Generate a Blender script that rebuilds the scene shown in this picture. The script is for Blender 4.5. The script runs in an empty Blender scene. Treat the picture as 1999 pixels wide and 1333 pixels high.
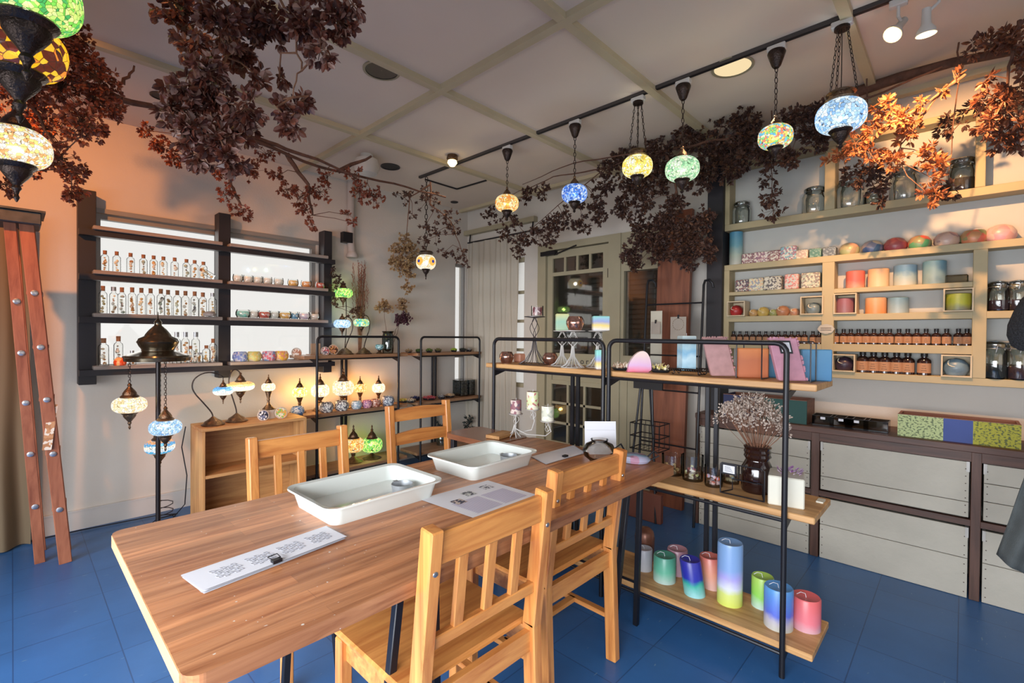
import bpy, math, random
from mathutils import Vector, Matrix
random.seed(7)
S = bpy.context.scene
COL = S.collection
R = math.radians
PI = math.pi

# ------------------------------------------------------------ camera
F = 928.3
yaw, pitch, roll = R(43.54), R(-.672), R(.486)
FW = Vector((math.cos(yaw)*math.cos(pitch), math.sin(yaw)*math.cos(pitch), math.sin(pitch)))
RT = Vector((math.sin(yaw), -math.cos(yaw), 0))
UP = RT.cross(FW)
R2 = RT*math.cos(roll)+UP*math.sin(roll)
U2 = -RT*math.sin(roll)+UP*math.cos(roll)
CP = Vector((0, 0, 1.28))
cd = bpy.data.cameras.new('camera'); cam = bpy.data.objects.new('camera', cd); COL.objects.link(cam)
cd.sensor_width = 36; cd.lens = F/1999*36; cd.clip_start = .02; cd.clip_end = 200
cam.matrix_world = Matrix(((R2.x, U2.x, -FW.x, CP.x), (R2.y, U2.y, -FW.y, CP.y), (R2.z, U2.z, -FW.z, CP.z), (0, 0, 0, 1)))
S.camera = cam

def ray(x, y): return FW+R2*((x-999.5)/F)-U2*((y-666.5)/F)
def at(x, y, ax, c):
    d = ray(x, y); i = 'XYZ'.index(ax); return CP+d*((c-CP[i])/d[i])
def dep(x, y, d): return CP+ray(x, y)*d
def depth(p): return (Vector(p)-CP).dot(FW)
def m_(n, p): return n*depth(p)/F          # image length at a place, in metres

# ------------------------------------------------------------ world, exposure, big lights
S.view_settings.view_transform = 'Standard'; S.view_settings.look = 'None'
S.view_settings.exposure = 0; S.view_settings.gamma = 1
w = bpy.data.worlds.new('world'); S.world = w; w.use_nodes = True
bg = w.node_tree.nodes['Background']; bg.inputs[0].default_value = (.93, .915, .88, 1); bg.inputs[1].default_value = .98

def area(loc, rot, sx, sy, e, col, spread=180):
    l = bpy.data.lights.new('window_daylight', 'AREA'); l.shape = 'RECTANGLE'; l.size = sx; l.size_y = sy; l.energy = e; l.color = col; l.spread = R(spread)
    o = bpy.data.objects.new('window_daylight', l); o.location = loc; o.rotation_euler = rot; COL.objects.link(o); return o
# daylight through the shop front (x = -1.4) and the window beside the camera
area((-1.25, .9, 1.05), (0, R(-62), R(18)), 1.1, 3.6, 120, (.90, .94, 1), 120)
area((.9, -1.56, 1.5), (R(90), 0, 0), 2.4, 1.8, 10, (.88, .93, 1))
# daylight coming in through the display window on the far left wall
area((1.12, 4.14, 1.58), (R(-90), 0, 0), 1.45, .95, 6, (1, .97, .92))

def spot(loc, tgt, e, ang, col=(1, .52, .22), rad=.03, blend=.5):
    l = bpy.data.lights.new('spot', 'SPOT'); l.energy = e; l.spot_size = R(ang); l.spot_blend = blend; l.color = col; l.shadow_soft_size = rad
    o = bpy.data.objects.new('spot', l); o.location = loc
    o.rotation_euler = (Vector(tgt)-Vector(loc)).to_track_quat('-Z', 'Y').to_euler(); COL.objects.link(o); return o
def point(loc, e, col, rad=.015, parent=None):
    l = bpy.data.lights.new('bulb', 'POINT'); l.energy = e; l.color = col; l.shadow_soft_size = rad
    o = bpy.data.objects.new('bulb', l); o.location = loc; COL.objects.link(o)
    if parent: o.parent = parent
    return o
# warm ceiling spotlights; the first two are unseen and have no housings
spot((-.5, 2.45, 2.6), (.45, 4.16, 1.72), 165, 82, (1, .33, .07), .03, .9)
spot((-.35, 1.15, 2.62), (.3, 1.85, 2.2), 34, 60, (1, .42, .14), .02, .6)
spot((2.53, .2, 2.42), (3.5, .05, 1.95), 110, 84, (1, .52, .22), .015)
spot((2.4, 2.94, 2.62), (2.4, 2.94, 0), 22, 120, (1, .62, .32), .04)
spot((2.605, .9, 2.64), (2.605, .9, 0), 18, 120, (1, .7, .42), .05)

# ------------------------------------------------------------ materials
def lin(c):
    if isinstance(c, str): c = tuple(int(c[i:i+2], 16)/255 for i in (0, 2, 4)); return tuple(x/12.92 if x <= .04045 else ((x+.055)/1.055)**2.4 for x in c)
    return c
MC = {}
def nodes(name):
    m = bpy.data.materials.new(name); m.use_nodes = True; nt = m.node_tree; nt.nodes.clear()
    return m, nt
def N(nt, t, **k):
    n = nt.nodes.new(t)
    for a, b in k.items():
        if a in n.inputs: n.inputs[a].default_value = b
        else: setattr(n, a, b)
    return n
def ramp(nt, stops, interp='LINEAR'):
    n = nt.nodes.new('ShaderNodeValToRGB'); cr = n.color_ramp; cr.interpolation = interp
    while len(cr.elements) > 1: cr.elements.remove(cr.elements[-1])
    cr.elements[0].position = stops[0][0]; cr.elements[0].color = (*lin(stops[0][1]), 1)
    for p, c in stops[1:]: e = cr.elements.new(p); e.color = (*lin(c), 1)
    return n
def out(nt, s):
    o = nt.nodes.new('ShaderNodeOutputMaterial'); nt.links.new(s, o.inputs[0])
def plain(name, col, rough=.6, metal=0, var=.12, scale=6, bump=0, bscale=60, coat=0, spec=.5):
    if name in MC: return MC[name]
    m, nt = nodes(name); c = lin(col)
    b = N(nt, 'ShaderNodeBsdfPrincipled', Roughness=rough, Metallic=metal); b.inputs['Coat Weight'].default_value = coat; b.inputs['Specular IOR Level'].default_value = spec
    tc = N(nt, 'ShaderNodeTexCoord'); nz = N(nt, 'ShaderNodeTexNoise', Scale=scale, Detail=4.); nt.links.new(tc.outputs['Object'], nz.inputs['Vector'])
    rp = ramp(nt, [(.25, tuple(x*(1-var) for x in c)), (.75, tuple(min(1, x*(1+var)) for x in c))]); nt.links.new(nz.outputs[0], rp.inputs[0]); nt.links.new(rp.outputs[0], b.inputs[0])
    if bump:
        n2 = N(nt, 'ShaderNodeTexNoise', Scale=bscale, Detail=3.); nt.links.new(tc.outputs['Object'], n2.inputs['Vector'])
        bp = N(nt, 'ShaderNodeBump', Strength=bump, Distance=.01); nt.links.new(n2.outputs[0], bp.inputs['Height']); nt.links.new(bp.outputs[0], b.inputs['Normal'])
    out(nt, b.outputs[0]); MC[name] = m; return m
def wood(name, dark, light, axis='X', scale=1., rough=.45, plank=0, coat=0., fleck=False, bump=.15):
    """long streaky grain along one object axis; plank>0 adds glued staves of that width across it"""
    if name in MC: return MC[name]
    m, nt = nodes(name)
    b = N(nt, 'ShaderNodeBsdfPrincipled', Roughness=rough); b.inputs['Coat Weight'].default_value = coat; b.inputs['Coat Roughness'].default_value = .25
    tc = N(nt, 'ShaderNodeTexCoord'); mp = N(nt, 'ShaderNodeMapping')
    s = [14., 14., 14.]; s['XYZ'.index(axis)] = 1.1; mp.inputs['Scale'].default_value = [q*scale for q in s]
    nt.links.new(tc.outputs['Object'], mp.inputs[0]); src = mp.outputs[0]
    nz = N(nt, 'ShaderNodeTexNoise', Scale=1.6, Detail=6., Roughness=.6, Distortion=.6); nt.links.new(src, nz.inputs['Vector'])
    rp = ramp(nt, [(.3, dark), (.5, tuple((a+b2)/2 for a, b2 in zip(lin(dark), lin(light)))), (.72, light)]); nt.links.new(nz.outputs[0], rp.inputs[0])
    col = rp.outputs[0]
    if plank:
        br = N(nt, 'ShaderNodeTexBrick', Scale=1., offset=.37); br.inputs['Color1'].default_value = (.72, .72, .72, 1); br.inputs['Color2'].default_value = (1.12, 1.1, 1.05, 1); br.inputs['Mortar'].default_value = (.6, .6, .6, 1)
        br.inputs['Mortar Size'].default_value = .0006; br.inputs['Brick Width'].default_value = plank*9; br.inputs['Row Height'].default_value = plank
        nt.links.new(tc.outputs['Object'], br.inputs['Vector'])
        mx = N(nt, 'ShaderNodeMix', data_type='RGBA', blend_type='MULTIPLY'); mx.inputs[0].default_value = .8
        nt.links.new(col, mx.inputs[6]); nt.links.new(br.outputs[0], mx.inputs[7]); col = mx.outputs[2]
    if fleck:
        n3 = N(nt, 'ShaderNodeTexNoise', Scale=85., Detail=1.); nt.links.new(tc.outputs['Object'], n3.inputs['Vector']); r3 = ramp(nt, [(.765, (0, 0, 0)), (.79, (1, 1, 1))]); nt.links.new(n3.outputs[0], r3.inputs[0])
        m3 = N(nt, 'ShaderNodeMix', data_type='RGBA'); nt.links.new(r3.outputs[0], m3.inputs[0]); nt.links.new(col, m3.inputs[6]); m3.inputs[7].default_value = (.62, .55, .48, 1); col = m3.outputs[2]
    nt.links.new(col, b.inputs[0])
    bp = N(nt, 'ShaderNodeBump', Strength=bump, Distance=.003); nt.links.new(nz.outputs[0], bp.inputs['Height']); nt.links.new(bp.outputs[0], b.inputs['Normal'])
    out(nt, b.outputs[0]); MC[name] = m; return m
def grad(name, stops, h, rough=.35, noise=.25, sss=True):
    """bands of dyed wax up the height of the thing"""
    if name in MC: return MC[name]
    m, nt = nodes(name); b = N(nt, 'ShaderNodeBsdfPrincipled', Roughness=rough)
    tc = N(nt, 'ShaderNodeTexCoord'); sp = N(nt, 'ShaderNodeSeparateXYZ'); nt.links.new(tc.outputs['Object'], sp.inputs[0])
    nz = N(nt, 'ShaderNodeTexNoise', Scale=22., Detail=3.); nt.links.new(tc.outputs['Object'], nz.inputs['Vector'])
    a = N(nt, 'ShaderNodeMath', operation='MULTIPLY_ADD'); a.inputs[1].default_value = noise*h; a.inputs[2].default_value = -noise*h/2; nt.links.new(nz.outputs[0], a.inputs[0])
    d = N(nt, 'ShaderNodeMath', operation='ADD'); nt.links.new(sp.outputs[2], d.inputs[0]); nt.links.new(a.outputs[0], d.inputs[1])
    e = N(nt, 'ShaderNodeMath', operation='DIVIDE'); nt.links.new(d.outputs[0], e.inputs[0]); e.inputs[1].default_value = h
    rp = ramp(nt, stops); nt.links.new(e.outputs[0], rp.inputs[0]); nt.links.new(rp.outputs[0], b.inputs[0])
    out(nt, b.outputs[0]); MC[name] = m; return m
def blotch(name, cols, scale=40., rough=.5, interp='CONSTANT', tr=0.):
    """patchwork of small colours: pressed petals, shells, printed patterns"""
    if name in MC: return MC[name]
    m, nt = nodes(name); b = N(nt, 'ShaderNodeBsdfPrincipled', Roughness=rough)
    tc = N(nt, 'ShaderNodeTexCoord'); v = N(nt, 'ShaderNodeTexVoronoi', Scale=scale); nt.links.new(tc.outputs['Object'], v.inputs['Vector'])
    sp = N(nt, 'ShaderNodeSeparateColor'); nt.links.new(v.outputs['Color'], sp.inputs[0])
    n = len(cols); rp = ramp(nt, [(i/n, c) for i, c in enumerate(cols)], interp); nt.links.new(sp.outputs[0], rp.inputs[0]); nt.links.new(rp.outputs[0], b.inputs[0])
    s = b.outputs[0]
    if tr:
        t = N(nt, 'ShaderNodeBsdfTransparent'); nt.links.new(rp.outputs[0], t.inputs[0]); mx = N(nt, 'ShaderNodeMixShader', Fac=tr)
        nt.links.new(s, mx.inputs[1]); nt.links.new(t.outputs[0], mx.inputs[2]); s = mx.outputs[0]
    out(nt, s); MC[name] = m; return m
def glass(name, tint=(1, 1, 1), refl=.06, ior=1.45):
    """thin clear or tinted glass"""
    if name in MC: return MC[name]
    m, nt = nodes(name); t = N(nt, 'ShaderNodeBsdfTransparent'); t.inputs[0].default_value = (*lin(tint), 1)
    g = N(nt, 'ShaderNodeBsdfGlossy', Roughness=.04); fr = N(nt, 'ShaderNodeFresnel', IOR=ior)
    a = N(nt, 'ShaderNodeMath', operation='ADD', use_clamp=True); a.inputs[1].default_value = refl; nt.links.new(fr.outputs[0], a.inputs[0])
    mx = N(nt, 'ShaderNodeMixShader'); nt.links.new(a.outputs[0], mx.inputs[0]); nt.links.new(t.outputs[0], mx.inputs[1]); nt.links.new(g.outputs[0], mx.inputs[2])
    out(nt, mx.outputs[0]); MC[name] = m; return m
def mosaic(name, cols, scale=70., st=1.2, bands=None, tr=.35):
    """lit mosaic glass: small pieces in dark grout, glowing from the bulb inside"""
    if name in MC: return MC[name]
    m, nt = nodes(name); tc = N(nt, 'ShaderNodeTexCoord')
    v = N(nt, 'ShaderNodeTexVoronoi', Scale=scale); nt.links.new(tc.outputs['Object'], v.inputs['Vector'])
    ve = N(nt, 'ShaderNodeTexVoronoi', Scale=scale, feature='DISTANCE_TO_EDGE'); nt.links.new(tc.outputs['Object'], ve.inputs['Vector'])
    sp = N(nt, 'ShaderNodeSeparateColor'); nt.links.new(v.outputs['Color'], sp.inputs[0]); n = len(cols)
    if bands:      # horizontal bands of colour, z measured from the globe's middle
        sz = N(nt, 'ShaderNodeSeparateXYZ'); nt.links.new(tc.outputs['Object'], sz.inputs[0])
        ma = N(nt, 'ShaderNodeMath', operation='MULTIPLY_ADD'); ma.inputs[1].default_value = .5/bands; ma.inputs[2].default_value = .5; nt.links.new(sz.outputs[2], ma.inputs[0])
        m2 = N(nt, 'ShaderNodeMath', operation='MULTIPLY_ADD'); m2.inputs[1].default_value = .12; nt.links.new(sp.outputs[0], m2.inputs[0]); nt.links.new(ma.outputs[0], m2.inputs[2]); fac = m2.outputs[0]
    else: fac = sp.outputs[0]
    rp = ramp(nt, [(i/n, c) for i, c in enumerate(cols)], 'CONSTANT'); nt.links.new(fac, rp.inputs[0])
    lt = N(nt, 'ShaderNodeMath', operation='GREATER_THAN'); lt.inputs[1].default_value = .035; nt.links.new(ve.outputs['Distance'], lt.inputs[0])
    mu = N(nt, 'ShaderNodeMix', data_type='RGBA'); nt.links.new(lt.outputs[0], mu.inputs[0]); mu.inputs[6].default_value = (.05, .03, .02, 1); nt.links.new(rp.outputs[0], mu.inputs[7])
    em = N(nt, 'ShaderNodeEmission', Strength=st); nt.links.new(mu.outputs[2], em.inputs[0])
    t = N(nt, 'ShaderNodeBsdfTransparent'); nt.links.new(rp.outputs[0], t.inputs[0]); mx = N(nt, 'ShaderNodeMixShader', Fac=tr)
    nt.links.new(em.outputs[0], mx.inputs[1]); nt.links.new(t.outputs[0], mx.inputs[2])
    g = N(nt, 'ShaderNodeBsdfGlossy', Roughness=.15); m3 = N(nt, 'ShaderNodeMixShader', Fac=.05); nt.links.new(mx.outputs[0], m3.inputs[1]); nt.links.new(g.outputs[0], m3.inputs[2])
    out(nt, m3.outputs[0]); MC[name] = m; return m
def emit(name, col, st):
    if name in MC: return MC[name]
    m, nt = nodes(name); e = N(nt, 'ShaderNodeEmission', Strength=st); e.inputs[0].default_value = (*lin(col), 1); out(nt, e.outputs[0]); MC[name] = m; return m
def leafmat(name, cols, rough=.6, tl=.25):
    if name in MC: return MC[name]
    m, nt = nodes(name); b = N(nt, 'ShaderNodeBsdfPrincipled', Roughness=rough); g = N(nt, 'ShaderNodeNewGeometry')
    n = len(cols); rp = ramp(nt, [(i/max(1, n-1), c) for i, c in enumerate(cols)]); nt.links.new(g.outputs['Random Per Island'], rp.inputs[0]); nt.links.new(rp.outputs[0], b.inputs[0])
    t = N(nt, 'ShaderNodeBsdfTranslucent'); nt.links.new(rp.outputs[0], t.inputs[0]); mx = N(nt, 'ShaderNodeMixShader', Fac=tl)
    nt.links.new(b.outputs[0], mx.inputs[1]); nt.links.new(t.outputs[0], mx.inputs[2]); out(nt, mx.outputs[0]); MC[name] = m; return m

WALL = plain('painted_wall', (.57, .53, .48), .85, var=.05, scale=2.5, bump=.1, bscale=90)
CEIL = plain('painted_ceiling', (.72, .61, .51), .9, var=.05, scale=1.5)
BATT = plain('painted_batten', (.52, .44, .29), .7, var=.06)
def floor_mat():
    m, nt = nodes('blue_vinyl_tiles'); b = N(nt, 'ShaderNodeBsdfPrincipled', Roughness=.33); b.inputs['Specular IOR Level'].default_value = .45
    tc = N(nt, 'ShaderNodeTexCoord'); br = N(nt, 'ShaderNodeTexBrick', Scale=1., offset=0.)
    br.inputs['Color1'].default_value = (.03, .115, .30, 1); br.inputs['Color2'].default_value = (.036, .13, .33, 1); br.inputs['Mortar'].default_value = (.02, .07, .19, 1)
    br.inputs['Mortar Size'].default_value = .0022; br.inputs['Brick Width'].default_value = .305; br.inputs['Row Height'].default_value = .305; nt.links.new(tc.outputs['Object'], br.inputs['Vector'])
    nz = N(nt, 'ShaderNodeTexNoise', Scale=3., Detail=6., Roughness=.65); nt.links.new(tc.outputs['Object'], nz.inputs['Vector'])
    mp = N(nt, 'ShaderNodeMapping'); mp.inputs['Scale'].default_value = (9, 40, 1); mp.inputs['Rotation'].default_value = (0, 0, .6); nt.links.new(tc.outputs['Object'], mp.inputs[0])
    n2 = N(nt, 'ShaderNodeTexNoise', Scale=2.2, Detail=2.); nt.links.new(mp.outputs[0], n2.inputs['Vector'])
    r1 = ramp(nt, [(.3, (.8, .8, .8)), (.7, (1., 1., 1.))]); nt.links.new(nz.outputs[0], r1.inputs[0])
    mx = N(nt, 'ShaderNodeMix', data_type='RGBA', blend_type='MULTIPLY'); mx.inputs[0].default_value = 1; nt.links.new(br.outputs[0], mx.inputs[6]); nt.links.new(r1.outputs[0], mx.inputs[7])
    r2 = ramp(nt, [(.71, (0, 0, 0)), (.76, (1, 1, 1))]); nt.links.new(n2.outputs[0], r2.inputs[0])
    m2 = N(nt, 'ShaderNodeMix', data_type='RGBA'); nt.links.new(r2.outputs[0], m2.inputs[0]); nt.links.new(mx.outputs[2], m2.inputs[6]); m2.inputs[7].default_value = (.12, .21, .33, 1)
    nt.links.new(m2.outputs[2], b.inputs[0]); bp = N(nt, 'ShaderNodeBump', Strength=.15, Distance=.004); nt.links.new(nz.outputs[0], bp.inputs['Height']); nt.links.new(bp.outputs[0], b.inputs['Normal'])
    out(nt, b.outputs[0]); return m
FLOOR = floor_mat()
BLACK = plain('black_steel', (.012, .012, .016), .4, metal=.3, var=.1)
DARKP = plain('black_stained_wood', (.014, .012, .016), .55, var=.2)
PINE = wood('pine_x', (.42, .13, .03), (.74, .33, .09), 'X', 1.6, .35, coat=.25)
PINEZ = wood('pine_z', (.42, .13, .03), (.74, .33, .09), 'Z', 1.6, .35, coat=.25)
PINEY = wood('pine_y', (.42, .13, .03), (.74, .33, .09), 'Y', 1.6, .35, coat=.25)
TABLE = wood('acacia_staves', (.25, .075, .025), (.68, .31, .14), 'X', 1.5, .38, plank=.045, coat=.15, fleck=True)
TEDGE = wood('table_end_sunlit', (.45, .25, .11), (.62, .38, .2), 'Y', 1.5, .5)  # paler left table end: daylight falling on it is painted into the wood
BOARD = wood('rack_board_y', (.36, .17, .055), (.66, .38, .16), 'Y', 1.6, .5)
BOARDX = wood('rack_board_x', (.2, .1, .05), (.36, .2, .11), 'X', 1.6, .5)
GREYW = wood('grey_shelf_wood', (.2, .17, .15), (.4, .34, .3), 'X', 1.6, .6)
CRATEW = wood('pine_crate', (.36, .16, .055), (.62, .34, .13), 'X', 1.3, .55)
WALNUT = wood('dark_bench_wood', (.045, .02, .013), (.13, .055, .035), 'Y', 1.4, .5)
WALNUTZ = wood('dark_bench_post', (.045, .02, .013), (.13, .06, .04), 'Z', 1.4, .5)
WHITEB = plain('whitewashed_board', (.47, .44, .37), .75, var=.08, scale=5, bump=.25, bscale=30)
CREAM = plain('cream_painted_wood', (.42, .345, .20), .6, var=.05)
CREAMD = plain('cream_door_paint', (.34, .30, .20), .6, var=.06)
BRONZE = plain('aged_bronze', (.16, .10, .06), .28, metal=.85, var=.5, scale=40, bump=.4, bscale=160)
BRONZED = plain('dark_bronze', (.05, .035, .03), .35, metal=.8, var=.4, scale=40, bump=.3, bscale=160)
WHITEP = plain('white_plastic', (.6, .58, .55), .5, var=.03)
ENAMEL = plain('white_enamel', (.64, .67, .63), .18, var=.02, coat=.5)
STEEL = plain('brushed_steel', (.45, .45, .47), .3, metal=.9, var=.1)
CLEAR = glass('clear_glass', (.98, .98, .97), .02, 1.16)
CORK = plain('cork', (.33, .15, .07), .9, var=.35, scale=80)
PAPER = plain('white_paper', (.66, .66, .70), .8, var=.02)
INK = plain('black_ink', (.02, .02, .03), .6, var=.05)

# ------------------------------------------------------------ mesh building
class MB:
    def __init__(s): s.v = []; s.f = []; s.mi = []; s.sm = []; s.m = 0
    def add(s, vs, fs, sm=False, M=None):
        o = len(s.v)
        for q in vs: s.v.append(tuple(M @ Vector(q)) if M else tuple(q))
        for q in fs: s.f.append([o+i for i in q]); s.mi.append(s.m); s.sm.append(sm)
        return s
    def box(s, x0, x1, y0, y1, z0, z1, M=None, ch=0.):
        if ch <= 0:
            return s.add([(x0, y0, z0), (x1, y0, z0), (x1, y1, z0), (x0, y1, z0), (x0, y0, z1), (x1, y0, z1), (x1, y1, z1), (x0, y1, z1)],
                  [(0, 3, 2, 1), (4, 5, 6, 7), (0, 1, 5, 4), (1, 2, 6, 5), (2, 3, 7, 6), (3, 0, 4, 7)], False, M)
        c = min(ch, (x1-x0)/2.01, (y1-y0)/2.01, (z1-z0)/2.01); V = []; idx = {}
        for ix, x in ((0, x0), (1, x1)):
            for iy, y in ((0, y0), (1, y1)):
                for iz, z in ((0, z0), (1, z1)):
                    sx, sy, sz = (1, -1)[ix], (1, -1)[iy], (1, -1)[iz]
                    for a in range(3):
                        p = [x+sx*c, y+sy*c, z+sz*c]; p[a] = (x, y, z)[a]; idx[(ix, iy, iz, a)] = len(V); V.append(p)
        Fs = []
        for a in range(3):
            o1, o2 = [(1, 2), (2, 0), (0, 1)][a]
            for d in (0, 1):
                ring = []
                for u, w_ in ((0, 0), (1, 0), (1, 1), (0, 1)):
                    k = [0, 0, 0]; k[a] = d; k[o1] = u; k[o2] = w_; ring.append(idx[(*k, a)])
                Fs.append(ring if d else ring[::-1])
            for u in (0, 1):
                for w_ in (0, 1):
                    k0 = [0, 0, 0]; k0[o1] = u; k0[o2] = w_; k1 = list(k0); k1[a] = 1
                    q = [idx[(*k0, o1)], idx[(*k1, o1)], idx[(*k1, o2)], idx[(*k0, o2)]]
                    Fs.append(q if u != w_ else q[::-1])
        for ix in (0, 1):
            for iy in (0, 1):
                for iz in (0, 1):
                    t = [idx[(ix, iy, iz, a)] for a in range(3)]; Fs.append(t if (ix+iy+iz) % 2 else t[::-1])
        return s.add(V, Fs, False, M)
    def bar(s, p0, p1, wx, wy, up=(0, 0, 1)):
        p0, p1 = Vector(p0), Vector(p1); d = (p1-p0); L = d.length; z = d/L; u = Vector(up)
        if abs(z.dot(u)) > .97: u = Vector((0, 1, 0))
        x = u.cross(z).normalized(); y = z.cross(x)
        M = Matrix(((x.x, y.x, z.x, p0.x), (x.y, y.y, z.y, p0.y), (x.z, y.z, z.z, p0.z), (0, 0, 0, 1)))
        return s.box(-wx/2, wx/2, -wy/2, wy/2, 0, L, M, min(wx, wy)*.1)
    def lathe(s, prof, seg=24, c=(0, 0, 0), M=None, cap=True, sq=1., wob=None):
        V = []; Fs = []; n = len(prof)
        for k in range(seg):
            a = 2*PI*k/seg
            for r, z in prof:
                rr = r*(wob(a, z) if wob else 1); V.append((c[0]+rr*math.cos(a)*sq, c[1]+rr*math.sin(a), c[2]+z))
        for k in range(seg):
            k2 = (k+1) % seg
            for i in range(n-1): Fs.append((k*n+i, k2*n+i, k2*n+i+1, k*n+i+1))
        if cap:
            if prof[0][0] > 1e-5: Fs.append([k*n for k in range(seg)][::-1])
            if prof[-1][0] > 1e-5: Fs.append([k*n+n-1 for k in range(seg)])
        return s.add(V, Fs, True, M)
    def ball(s, c, r, seg=12, rings=8, sz=1.):
        return s.lathe([(r*math.sin(PI*i/rings)+(1e-6 if i in (0, rings) else 0), -r*sz*math.cos(PI*i/rings)) for i in range(rings+1)], seg, c, cap=False)
    def tube(s, pts, r, seg=8, closed=False, cap=True):
        pts = [Vector(p) for p in pts]; n = len(pts); rs = r if isinstance(r, (list, tuple)) else [r]*n; V = []; Fs = []
        t0 = (pts[1]-pts[0]).normalized(); u = t0.orthogonal().normalized()
        for i, p in enumerate(pts):
            a = pts[i-1] if i else (pts[-1] if closed else p); b = pts[(i+1) % n] if (i < n-1 or closed) else p
            t = (b-a).normalized() if (b-a).length > 1e-9 else t0
            u = (u-t*u.dot(t)); u = u.normalized() if u.length > 1e-6 else t.orthogonal().normalized(); w_ = t.cross(u)
            for k in range(seg):
                an = 2*PI*k/seg; V.append(p+(u*math.cos(an)+w_*math.sin(an))*rs[i])
        for i in range(n if closed else n-1):
            j = (i+1) % n
            for k in range(seg): k2 = (k+1) % seg; Fs.append((i*seg+k, i*seg+k2, j*seg+k2, j*seg+k))
        if cap and not closed: Fs.append(list(range(seg))[::-1]); Fs.append([(n-1)*seg+k for k in range(seg)])
        return s.add(V, Fs, True)
    def quad(s, a, b, c, d): return s.add([a, b, c, d], [(0, 1, 2, 3)])
    def slab(s, poly, z0, z1):
        n = len(poly); return s.add([(x, y, z0) for x, y in poly]+[(x, y, z1) for x, y in poly],
            [list(range(n))[::-1], list(range(n, 2*n))]+[(i, (i+1) % n, n+(i+1) % n, n+i) for i in range(n)])
    def leaf(s, p, d, n, L, W, cup=.25):
        d = d.normalized(); x = d.cross(n); x = x.normalized() if x.length > 1e-5 else d.orthogonal().normalized(); y = x.cross(d)
        s.add([p, p+d*L*.35+x*W*.5+y*cup*W, p+d*L*.35-x*W*.5+y*cup*W, p+d*L*.45, p+d*L*.75+x*W*.38+y*cup*W*.8, p+d*L*.75-x*W*.38+y*cup*W*.8, p+d*L+y*cup*L*.25],
              [(0, 1, 3), (0, 3, 2), (1, 4, 6, 3), (2, 3, 6, 5)])
    def build(s, name, mats, parent=None, loc=None, rz=0):
        me = bpy.data.meshes.new(name); me.from_pydata(s.v, [], s.f)
        for m in (mats if isinstance(mats, (list, tuple)) else [mats]): me.materials.append(m)
        me.polygons.foreach_set('material_index', s.mi); me.polygons.foreach_set('use_smooth', s.sm); me.update()
        if any(s.sm):
            try: me.set_sharp_from_angle(angle=R(42))
            except Exception: pass
        o = bpy.data.objects.new(name, me); COL.objects.link(o)
        if parent: o.parent = parent
        if loc is not None: o.location = loc
        if rz: o.rotation_euler.z = rz
        return o
def tag(o, label=None, cat=None, group=None, kind=None):
    if label: o['label'] = label
    if cat: o['category'] = cat
    if group: o['group'] = group
    if kind: o['kind'] = kind
    return o
def thing(name, label, cat, loc=(0, 0, 0), rz=0, group=None):
    o = bpy.data.objects.new(name, None); COL.objects.link(o); o.location = loc; o.rotation_euler = (0, 0, rz); o.empty_display_size = .05
    return tag(o, label, cat, group)
def struct(name, mb, m): return tag(mb.build(name, m), kind='structure')
def copy_tree(o, parent=None):
    c = o.copy(); COL.objects.link(c); c.parent = parent
    for ch in [q for q in list(COL.objects) if q.parent == o]: copy_tree(ch, c)
    return c
def place(proto, loc, rz, label, group=None, first=[None]):
    """the prototype itself the first time, then copies"""
    if proto.get('used'): o = copy_tree(proto)
    else: o = proto; proto['used'] = 1
    if 'used' in o and o is not proto: del o['used']
    o.location = loc; o.rotation_euler.z = rz; o['label'] = label
    if group: o['group'] = group
    return o
ORD = ['first', 'second', 'third', 'fourth', 'fifth', 'sixth', 'seventh', 'eighth', 'ninth', 'tenth', 'eleventh', 'twelfth', 'thirteenth', 'fourteenth', 'fifteenth', 'sixteenth', 'seventeenth']
def text(body, size, M, parent, name, mat):
    c = bpy.data.curves.new(name, 'FONT'); c.body = body; c.size = size; c.align_x = 'CENTER'; c.align_y = 'CENTER'; c.extrude = .0006
    o = bpy.data.objects.new('tmp', c); COL.objects.link(o); dg = bpy.context.evaluated_depsgraph_get()
    me = bpy.data.meshes.new_from_object(o.evaluated_get(dg)); bpy.data.objects.remove(o); me.transform(M); me.materials.clear(); me.materials.append(mat)
    q = bpy.data.objects.new(name, me); COL.objects.link(q); q.parent = parent; return q
def face_negx(x, y, z): return Matrix(((0, 0, -1, x), (-1, 0, 0, y), (0, 1, 0, z), (0, 0, 0, 1)))   # lettering facing -X

# ------------------------------------------------------------ room
XW, YW, ZC, XL, YB = 3.62, 4.16, 2.7, -1.4, -1.6
struct('floor', MB().box(XL-.1, XW+.1, YB-.1, YW+.1, -.1, 0), FLOOR)
struct('ceiling', MB().box(XL-.1, XW+.1, YB-.1, YW+.1, ZC, ZC+.1), CEIL)
def wall_holes(name, ax, c0, c1, a0, a1, holes):
    b = MB(); hs = sorted(holes); cur = a0
    def put(u0, u1, z0, z1):
        if u1-u0 < 1e-4 or z1-z0 < 1e-4: return
        b.box(c0, c1, u0, u1, z0, z1) if ax == 'X' else b.box(u0, u1, c0, c1, z0, z1)
    for u0, u1, z0, z1 in hs: put(cur, u0, 0, ZC); put(u0, u1, 0, z0); put(u0, u1, z1, ZC); cur = u1
    put(cur, a1, 0, ZC); struct(name, b, WALL)
wall_holes('wall_left', 'Y', YW, YW+.12, XL, XW+.12, [(.385, 1.86, 1.04, 2.07), (3.44, 3.60, .75, 2.09)])
wall_holes('wall_right', 'X', XW, XW+.12, YB, YW, [(1.74, 2.14, 1.1, 1.86), (2.24, 2.99, 0.0, 2.13), (3.27, 4.02, .75, 2.09)])
wall_holes('wall_front', 'X', XL-.12, XL, YB, YW, [(-1.0, 3.6, .25, 1.75)])
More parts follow.
